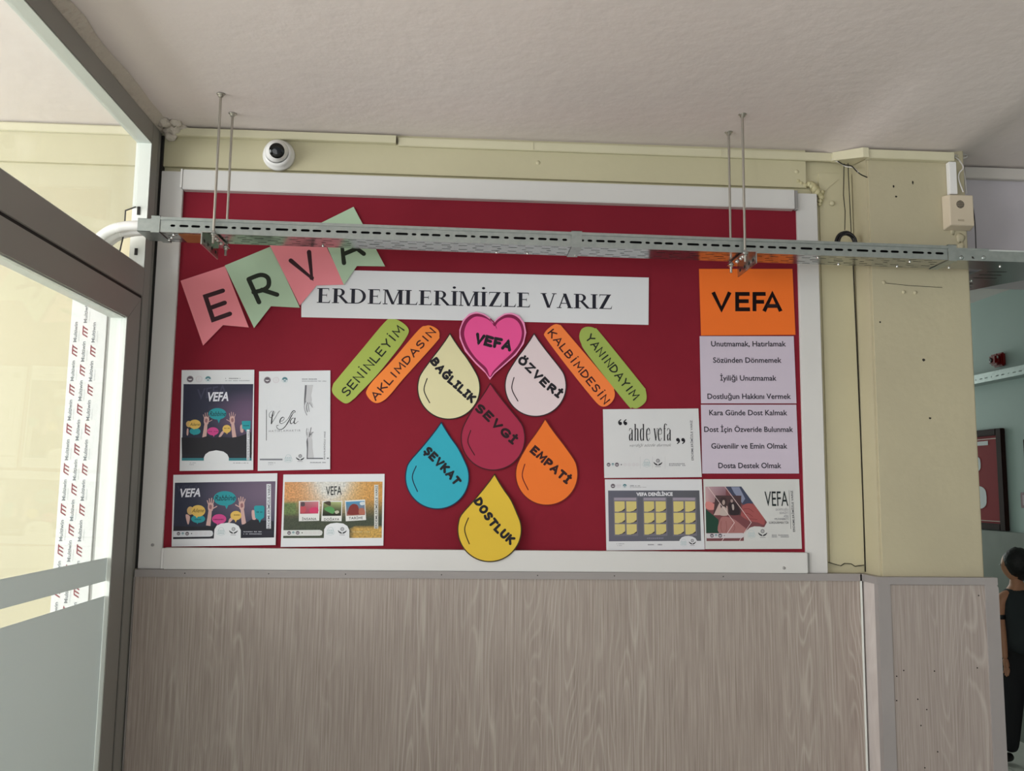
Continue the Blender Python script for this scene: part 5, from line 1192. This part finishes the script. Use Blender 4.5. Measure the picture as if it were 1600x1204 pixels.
# loose white cables from the ceiling to the sounder
def cable(label, pts, r, m, name='cable', cat='cable', group=None):
    P3 = [Vector(p) for p in pts]; q = []
    for i in range(len(P3)-1):
        p0, p1, p2, p3 = P3[max(i-1, 0)], P3[i], P3[i+1], P3[min(i+2, len(P3)-1)]
        for s_ in range(7):
            t = s_/7; q.append(.5*((2*p1)+(p2-p0)*t+(2*p0-5*p1+4*p2-p3)*t*t+(3*p1-p0-3*p2+p3)*t**3))
    q.append(P3[-1]); o = MB().tube(q, r, 8).build(name, m); tag(o, label, cat, group); return o
A3 = lambda a, b, y: at(a, b, y)
cable('white cable looping off the end of the pillar trunking', [A3(1491, 243, 2.52), A3(1500, 240.5, 2.55), A3(1508, 241.5, 2.57), A3(1511, 245, 2.56), A3(1504, 247, 2.55)], .0022, M_cablew)
cable('white cable hanging slack beside the upright white trunking', [A3(1492, 245, 2.52), A3(1500, 252, 2.53), A3(1505, 262, 2.52), A3(1499, 270, 2.52), A3(1498, 280, 2.52), A3(1505, 300, 2.52)], .0022, M_cablew)
cable('white cable dropping straight down behind the beige sounder', [A3(1496, 243, 2.53), A3(1503, 256, 2.545), A3(1506, 270, 2.545), A3(1508, 282, 2.545), A3(1510, 302, 2.545)], .0022, M_cablew)
cable('thin dark cable running from the beige sounder down to the tray', [A3(1519, 318, 2.535), A3(1522, 335, 2.54), A3(1524, 360, 2.54), A3(1525, 392, 2.54)], .0016, M_black)
# black coil hanging from two wires
co = group_root('cable_coil', tuple(A3(1323, 385, 2.56)), 'black coil of cable hanging from two thin wires behind the tray', 'cable coil')
cm = MB(); ccx, ccz = A3(1322.5, 381, 2.56).x, A3(1322.5, 381, 2.56).z
for k in range(5):
    rr_ = .0305+.0028*math.cos(k*2.1); dy = .004*math.sin(k*2.1); dx = .002*math.sin(k*3.7)
    cm.tube([(ccx+dx+rr_*math.cos(t), 2.56+dy+.002*math.sin(3*t+k), ccz+rr_*1.22*math.sin(t)-.003) for t in [math.pi*2*j/40 for j in range(41)]], .0042, 8)
cm.build('coil', M_black, co)
MB().tube([A3(1320, 359, 2.56), A3(1320.5, 330, 2.6), A3(1318, 305, 2.615), A3(1318.5, 275, 2.615), A3(1319, 250, 2.61)], .0014, 6).build('wire', M_black, co)
MB().tube([A3(1330, 362, 2.56), A3(1328, 320, 2.59), A3(1326, 280, 2.6), A3(1325, 254, 2.6)], .0014, 6).build('wire', M_black, co)
cable('short black and white wire end poking out under the trunking elbow', [A3(1308, 251, 2.6), A3(1318, 257, 2.58), A3(1330, 259, 2.55), A3(1338, 267, 2.525), A3(1346, 273, 2.52), A3(1355, 277, 2.522)], .0018, M_black, 'wire', 'wire')
cable('short white wire end poking out under the trunking elbow', [A3(1300, 249, 2.605), A3(1312, 254, 2.595), A3(1322, 260, 2.575), A3(1334, 262, 2.545), A3(1341, 269, 2.52)], .0018, M_cablew, 'wire', 'wire')

# ------------------------------------------------------------------ beyond the glass
fx0, fx1 = -1.143, -1.040
fy = 2.592
pb = group_root('panel_box', (-1.09, 2.6, 0), 'white plastic profile still wrapped in printed protective film behind the door glass', 'wall profile')
ztop = H+.548
hs = MB().box(fx0, fx1, fy, WALLY-.016, .0, ztop, bev=.001).build('profile', M_film, pb)
MB().box(fx1, fx1+.012, fy+.004, WALLY-.016, 0, ztop).build('side_lip', mat('grey_lip', L3(178, 180, 176), .4), pb)
pr = Print(lambda x, z: fy-.0004)
RL, GL = L3(140, 44, 58), L3(120, 126, 130)
def mlogo(x, z, s=1.0, w_=1.0):
    for k in range(3):      # three slanting bars joined along the left: the maker's red m turned on its side
        zz = z-k*.0105*s+.010*s
        pr.poly([(x-.006*w_, zz), (x+.0075*w_, zz-.0085*s), (x+.0075*w_, zz-.0125*s), (x-.006*w_, zz-.0045*s)], RL, 2)
    pr.poly([(x-.0075*w_, z+.013*s), (x-.0045*w_, z+.011*s), (x-.0045*w_, z-.016*s), (x-.0075*w_, z-.014*s)], RL, 2)
for ci, cxx in enumerate((fx0+.017, fx0+.043, fx0+.069, fx0+.094)):
    z = H-.42+(ci % 2)*.0575
    while z < ztop-.06:
        if z > H-.5:
            if ci < 3: mlogo(cxx, z); text(pr, 'Multiwin', (cxx+.003, z+.020), (cxx+.003, z+.08), .0095, GL, bold=.02, layer=2); text(pr, 'window', (cxx+.0108, z+.022), (cxx+.0108, z+.055), .0036, L3(180, 184, 186), layer=2)
            else: pass
        z += .115
pr.build('film_print', pb)
# ------------------------------------------------------------------ corridor
# small cable tray on the right wall
def rz(y, px_y): return 0
ta = group_root('cable_tray', (XR-.06, 5.0, H+.74), 'small perforated cable tray along the far corridor wall', 'cable tray')
def wallp(px, py, x=XR): d = ray(px, py); d = d*(x/d.x); return d
zt2, zb2 = H+wallp(1560, 580, XR-.09).z, H+wallp(1560, 592, XR-.09).z
mb = MB(); F = lambda u, v: (XR-.09, u, zb2+v)
mb.add([F(-1, 0), F(9, 0), F(9, .018), F(-1, .018)], [(0, 1, 2, 3)]); mb.add([F(-1, .026), F(9, .026), F(9, zt2-zb2+.008), F(-1, zt2-zb2+.008)], [(0, 1, 2, 3)])
slotrow(mb, 4.4, 6.4, .018, .026, [(4.45+i*.055, .03 if i % 3 else .012, .006) for i in range(35)], F); mb.add([F(-1, .018), F(4.4, .018), F(4.4, .026), F(-1, .026)], [(0, 1, 2, 3)]); mb.add([F(6.4, .018), F(9, .018), F(9, .026), F(6.4, .026)], [(0, 1, 2, 3)])
solid(mb.build('side_rail', M_galv, ta)); MB().box(XR-.09, XR-.001, -1, 9, zb2-.001, zb2).build('tray_floor', M_galv, ta)
# red fire siren
sp = wallp(1558, 562, XR-.03); sy, sz = sp.y, H+sp.z
fs_ = group_root('fire_siren', (XR, sy, sz), 'dark red fire alarm sounder on the pale corridor wall above the small tray', 'alarm')
MB().box(XR-.03, XR-.001, sy-.045, sy+.05, sz-.042, sz+.042, bev=.008).build('base', M_sirenred, fs_)
MB().box(XR-.062, XR-.03, sy-.036, sy+.04, sz-.034, sz+.034, bev=.012).build('beacon', M_sirenred, fs_)
MB().box(XR-.055, XR-.045, sy-.0385, sy-.034, sz+.004, sz+.02, bev=.002).build('lens', M_bright, fs_)
MB().lathe([(.014, 0), (.016, .004), (.010, .006), (.0001, .004)], (XR-.062, sy+.012, sz-.002), (-1, 0, 0), 18).build('horn', M_black, fs_)
# framed red board on the corridor wall
f0 = wallp(1563, 670, XR-.03); yN = f0.y; zT = H+wallp(1561, 668.5, XR-.03).z; zB = H+wallp(1566, 829, XR-.03).z
yF = yN+1.25
fb_ = group_root('framed_board', (XR, (yN+yF)/2, zB), 'red felt board in a dark frame on the corridor wall behind the pillar', 'notice board')
MB().box(XR-.012, XR-.001, yN+.03, yF-.03, zB+.03, zT-.03).build('felt', M_redcloth, fb_)
for a in ((yN, yN+.055, zB, zT), (yF-.055, yF, zB, zT), (yN+.055, yF-.055, zT-.04, zT), (yN+.055, yF-.055, zB, zB+.04)): MB().box(XR-.03, XR-.001, *a, bev=.004).build('frame_bar', M_frame, fb_)
M_gold = mat('gold_slip', L3(170, 130, 110), .4)
for a in ((zT-.062, zT-.057), (zB+.052, zB+.057)): MB().box(XR-.016, XR-.012, yN+.06, yF-.06, a[0], a[1]).build('slip', M_gold, fb_)
def wallsheet(y0, y1, z0, z1, label, rnd=False):
    pts = [(y0, z0), (y1, z0), (y1, z1), (y0, z1)]
    if rnd:
        cy, cz_, ry, rz_ = (y0+y1)/2, (z0+z1)/2, abs(y1-y0)/2, abs(z1-z0)/2
        pts = [(cy+ry*math.copysign(abs(math.cos(a))**.6, math.cos(a)), cz_+rz_*math.copysign(abs(math.sin(a))**.6, math.sin(a))) for a in [2*math.pi*k/24 for k in range(24)]]
    o = MB().prism(pts, XR-.0145, XR-.013, 'x').build('notice', M_paper); tag(o, label, 'paper')
a = wallp(1543.5, 689.5, XR-.014); b = wallp(1530, 694, XR-.014)
wallsheet(a.y, b.y+.3, H+a.z-.022, H+a.z+.004, 'narrow white title strip at the top of the red felt board')
a = wallp(1541.5, 777, XR-.014); wallsheet(a.y, a.y+.3, H+a.z-.075, H+a.z+.075, 'white notice with rounded corners on the red felt board', True)
a = wallp(1532, 720, XR-.014); wallsheet(a.y-.0, a.y+.3, H+a.z-.075, H+a.z+.04, 'white notice showing only its edge beside the pillar, upper of two', True)
# second frame and small sign at the picture edge
a = wallp(1598, 686, XR-.02); bzz = wallp(1598, 762, XR-.02)
g = group_root('framed_board', (XR, a.y-.4, H+bzz.z), 'dark framed board cut by the right edge of the photograph', 'notice board')
MB().box(XR-.02, XR-.001, a.y-.8, a.y, H+bzz.z, H+a.z, bev=.003).build('frame', M_frame, g); MB().box(XR-.022, XR-.019, a.y-.76, a.y-.035, H+bzz.z+.035, H+a.z-.035).build('panel', M_paper, g)
a = wallp(1594, 769, XR-.012); bzz = wallp(1594, 793, XR-.012)
g = MB().box(XR-.012, XR-.001, a.y-.25, a.y, H+bzz.z, H+a.z, bev=.002).build('wall_plate', mat('dull_pink_frame', L3(116, 70, 76), .5)); tag(g, 'small dark pink framed plate low at the right edge of the photograph', 'sign')
MB().box(XR-.0135, XR-.0121, a.y-.235, a.y-.02, H+bzz.z+.015, H+a.z-.015).build('panel', mat('dull_pink_panel', L3(176, 150, 156), .5), g)

# person walking down the corridor
def skin_mesh(name, joints, edges, m, parent, sub=2, root=0):
    me = bpy.data.meshes.new(name); me.from_pydata([j[0] for j in joints], edges, [])
    o = bpy.data.objects.new(name, me); C.objects.link(o)
    md = o.modifiers.new('skin', 'SKIN'); md.use_smooth_shade = True
    for i, j in enumerate(joints):
        sv = me.skin_vertices[0].data[i]; r = j[1] if isinstance(j[1], tuple) else (j[1], j[1]); sv.radius = r; sv.use_root = (i == root)
    s_ = o.modifiers.new('sub', 'SUBSURF'); s_.levels = sub; s_.render_levels = sub
    dg = bpy.context.evaluated_depsgraph_get(); me2 = bpy.data.meshes.new_from_object(o.evaluated_get(dg)); bpy.data.objects.remove(o)
    me2.materials.clear(); me2.materials.append(m)
    for p in me2.polygons: p.use_smooth = True
    me2.name = name
    return link(name, me2, parent)
PYY = 4.72; base = at(1600, 1185, PYY); bxp = base.x+.015
def Pp(x, y, z): return (bxp+x, PYY+y, z)
per = group_root('person', (bxp, PYY, 0), 'person with black hair in a dark sleeveless vest and trousers in the corridor', 'person')
k = 1.12/1.62
def J(x, y, z, r): return (Pp(x*k, y*k, z*k), r*k if not isinstance(r, tuple) else (r[0]*k, r[1]*k))
# the person faces left and away; the left arm hangs towards the camera side
body = [J(0, 0, .86, (.095, .08)), J(0, 0, 1.02, (.095, .075)), J(0, 0, 1.18, (.10, .08)), J(0, 0, 1.30, (.075, .06)), J(-.005, 0, 1.38, .048), J(-.015, 0, 1.44, .05),
        J(-.15, -.02, 1.27, .046), J(-.185, -.02, 1.14, .046), J(-.17, -.03, 1.02, .035), J(-.165, -.045, .88, .026), J(-.165, -.05, .80, .022),
        J(.155, .02, 1.29, .048), J(.175, .03, 1.14, .042), J(.18, .01, 1.01, .034), J(.175, -.03, .88, .026), J(.17, -.05, .80, .022),
        J(-.075, 0, .78, .085), J(-.09, -.01, .45, .055), J(-.11, .03, .10, .036), J(.075, 0, .78, .085), J(.10, -.04, .46, .055), J(.12, -.02, .10, .036)]
edges = [(0, 1), (1, 2), (2, 3), (3, 4), (4, 5), (3, 6), (6, 7), (7, 8), (8, 9), (9, 10), (3, 11), (11, 12), (12, 13), (13, 14), (14, 15), (0, 16), (16, 17), (17, 18), (0, 19), (19, 20), (20, 21)]
skin_mesh('body', body, edges, M_skin, per)
# head with a face turned to the left
hm = MB(); hc = Vector(J(-.02, 0, 1.52, 1)[0])
def head(mb, c, s, hair):
    n, m = 14, 20; v = []
    for i in range(1, n):
        t = math.pi*i/n
        for j in range(m):
            a = 2*math.pi*j/m; dx, dy, dz = math.sin(t)*math.cos(a), math.sin(t)*math.sin(a), math.cos(t)
            w_ = .086 if dz > 0 else .086*(1-.28*dz*dz)
            x, y, z = dx*w_*1.08, dy*w_*.9, dz*.118
            if not hair:
                f = max(0, -dx)**6
                x -= .018*f*math.exp(-((dz+.12)/.16)**2)*math.exp(-(dy/.22)**2)      # nose
                x -= .005*f*math.exp(-((dz+.48)/.08)**2)                             # lips
                x -= .007*f*math.exp(-((dz+.8)/.12)**2)                              # chin
                x += .006*f*math.exp(-((dz-.05)/.1)**2)*(1-math.exp(-(dy/.2)**2))    # eye sockets
            v.append(c+s*Vector((x, y, z)))
    f = [(i*m+j, i*m+(j+1) % m, (i+1)*m+(j+1) % m, (i+1)*m+j) for i in range(n-2) for j in range(m)]+[tuple(range(m)), tuple(range((n-1)*m-1, (n-2)*m-1, -1))]
    mb.add(v, f, 0, True)
head(hm, hc, k*1.05, False); hd = hm.build('head', M_skin, per)
for sy_ in (-1, 1):
    e = hc+k*1.05*Vector((-.083, sy_*.03, .004)); m = MB(); dab(m, e, .0075, (.6, 1.2, .7), 3, 6, 8); m.build('eye', M_black, hd)
    e = hc+k*1.05*Vector((.008, sy_*.08, -.01)); m = MB(); dab(m, e, .02, (.8, .4, 1.3), 4, 6, 8); m.build('ear', M_skin, hd)
hh = MB(); dab(hh, hc+k*Vector((.020, -.022, .026)), .109*k*1.05, (1.0, .93, 1.05), 12, 14, 22, .15); dab(hh, hc+k*Vector((.035, 0, -.035)), .078*k, (.9, 1, 1.2), 14, 12, 18, .2); hh.build('hair', M_hair, per)
vest = [J(0, 0, .75, (.155, .13)), J(0, 0, 1.0, (.15, .125)), J(0, 0, 1.15, (.17, .13)), J(0, 0, 1.27, (.15, .11)), J(-.005, 0, 1.37, (.075, .068)), J(-.125, -.01, 1.32, .066), J(.125, .01, 1.32, .066)]
skin_mesh('vest', vest, [(0, 1), (1, 2), (2, 3), (3, 4), (3, 5), (3, 6)], M_vest, per)
trs = [J(0, 0, .95, (.13, .11)), J(-.075, 0, .74, .112), J(-.09, -.01, .45, .076), J(-.11, .03, .07, .058), J(.075, 0, .74, .102), J(.10, -.04, .46, .076), J(.12, -.02, .07, .058)]
skin_mesh('trousers', trs, [(0, 1), (1, 2), (2, 3), (0, 4), (4, 5), (5, 6)], M_trous, per)
for (x, y) in ((-.12, .03), (.125, -.02)):
    skin_mesh('shoe', [J(x+.03, y, .05, .04), J(x-.03, y-.01, .04, .036), J(x-.09, y-.02, .032, .028)], [(0, 1), (1, 2)], M_black, per)
# armband and hands
MB().lathe([(.045*k, -.012), (.047*k, -.01), (.047*k, .01), (.045*k, .012)], J(-.177, -.02, 1.125, 1)[0], (0, 0, 1), 20).build('armband', M_black, per)
for sx_, (hx, hy) in ((-1, (-.165, -.05)), (1, (.17, -.05))):
    pm = skin_mesh('hand', [J(hx, hy, .81, .022), J(hx, hy-.012, .765, (.026, .014)), J(hx, hy-.018, .735, (.026, .013))], [(0, 1), (1, 2)], M_skin, per)
    for q, (dy, ln) in enumerate(((-.026, .062), (-.009, .072), (.008, .067), (.024, .052))):
        skin_mesh('finger', [J(hx, hy-.014+dy, .745, .0085), J(hx-.004, hy-.02+dy, .745-ln*.5, .008), J(hx-.016, hy-.022+dy, .745-ln, .0065)], [(0, 1), (1, 2)], M_skin, pm, 1)
    skin_mesh('thumb', [J(hx-.004, hy-.03, .785, .010), J(hx-.014, hy-.048, .755, .009), J(hx-.016, hy-.052, .728, .0075)], [(0, 1), (1, 2)], M_skin, pm, 1)
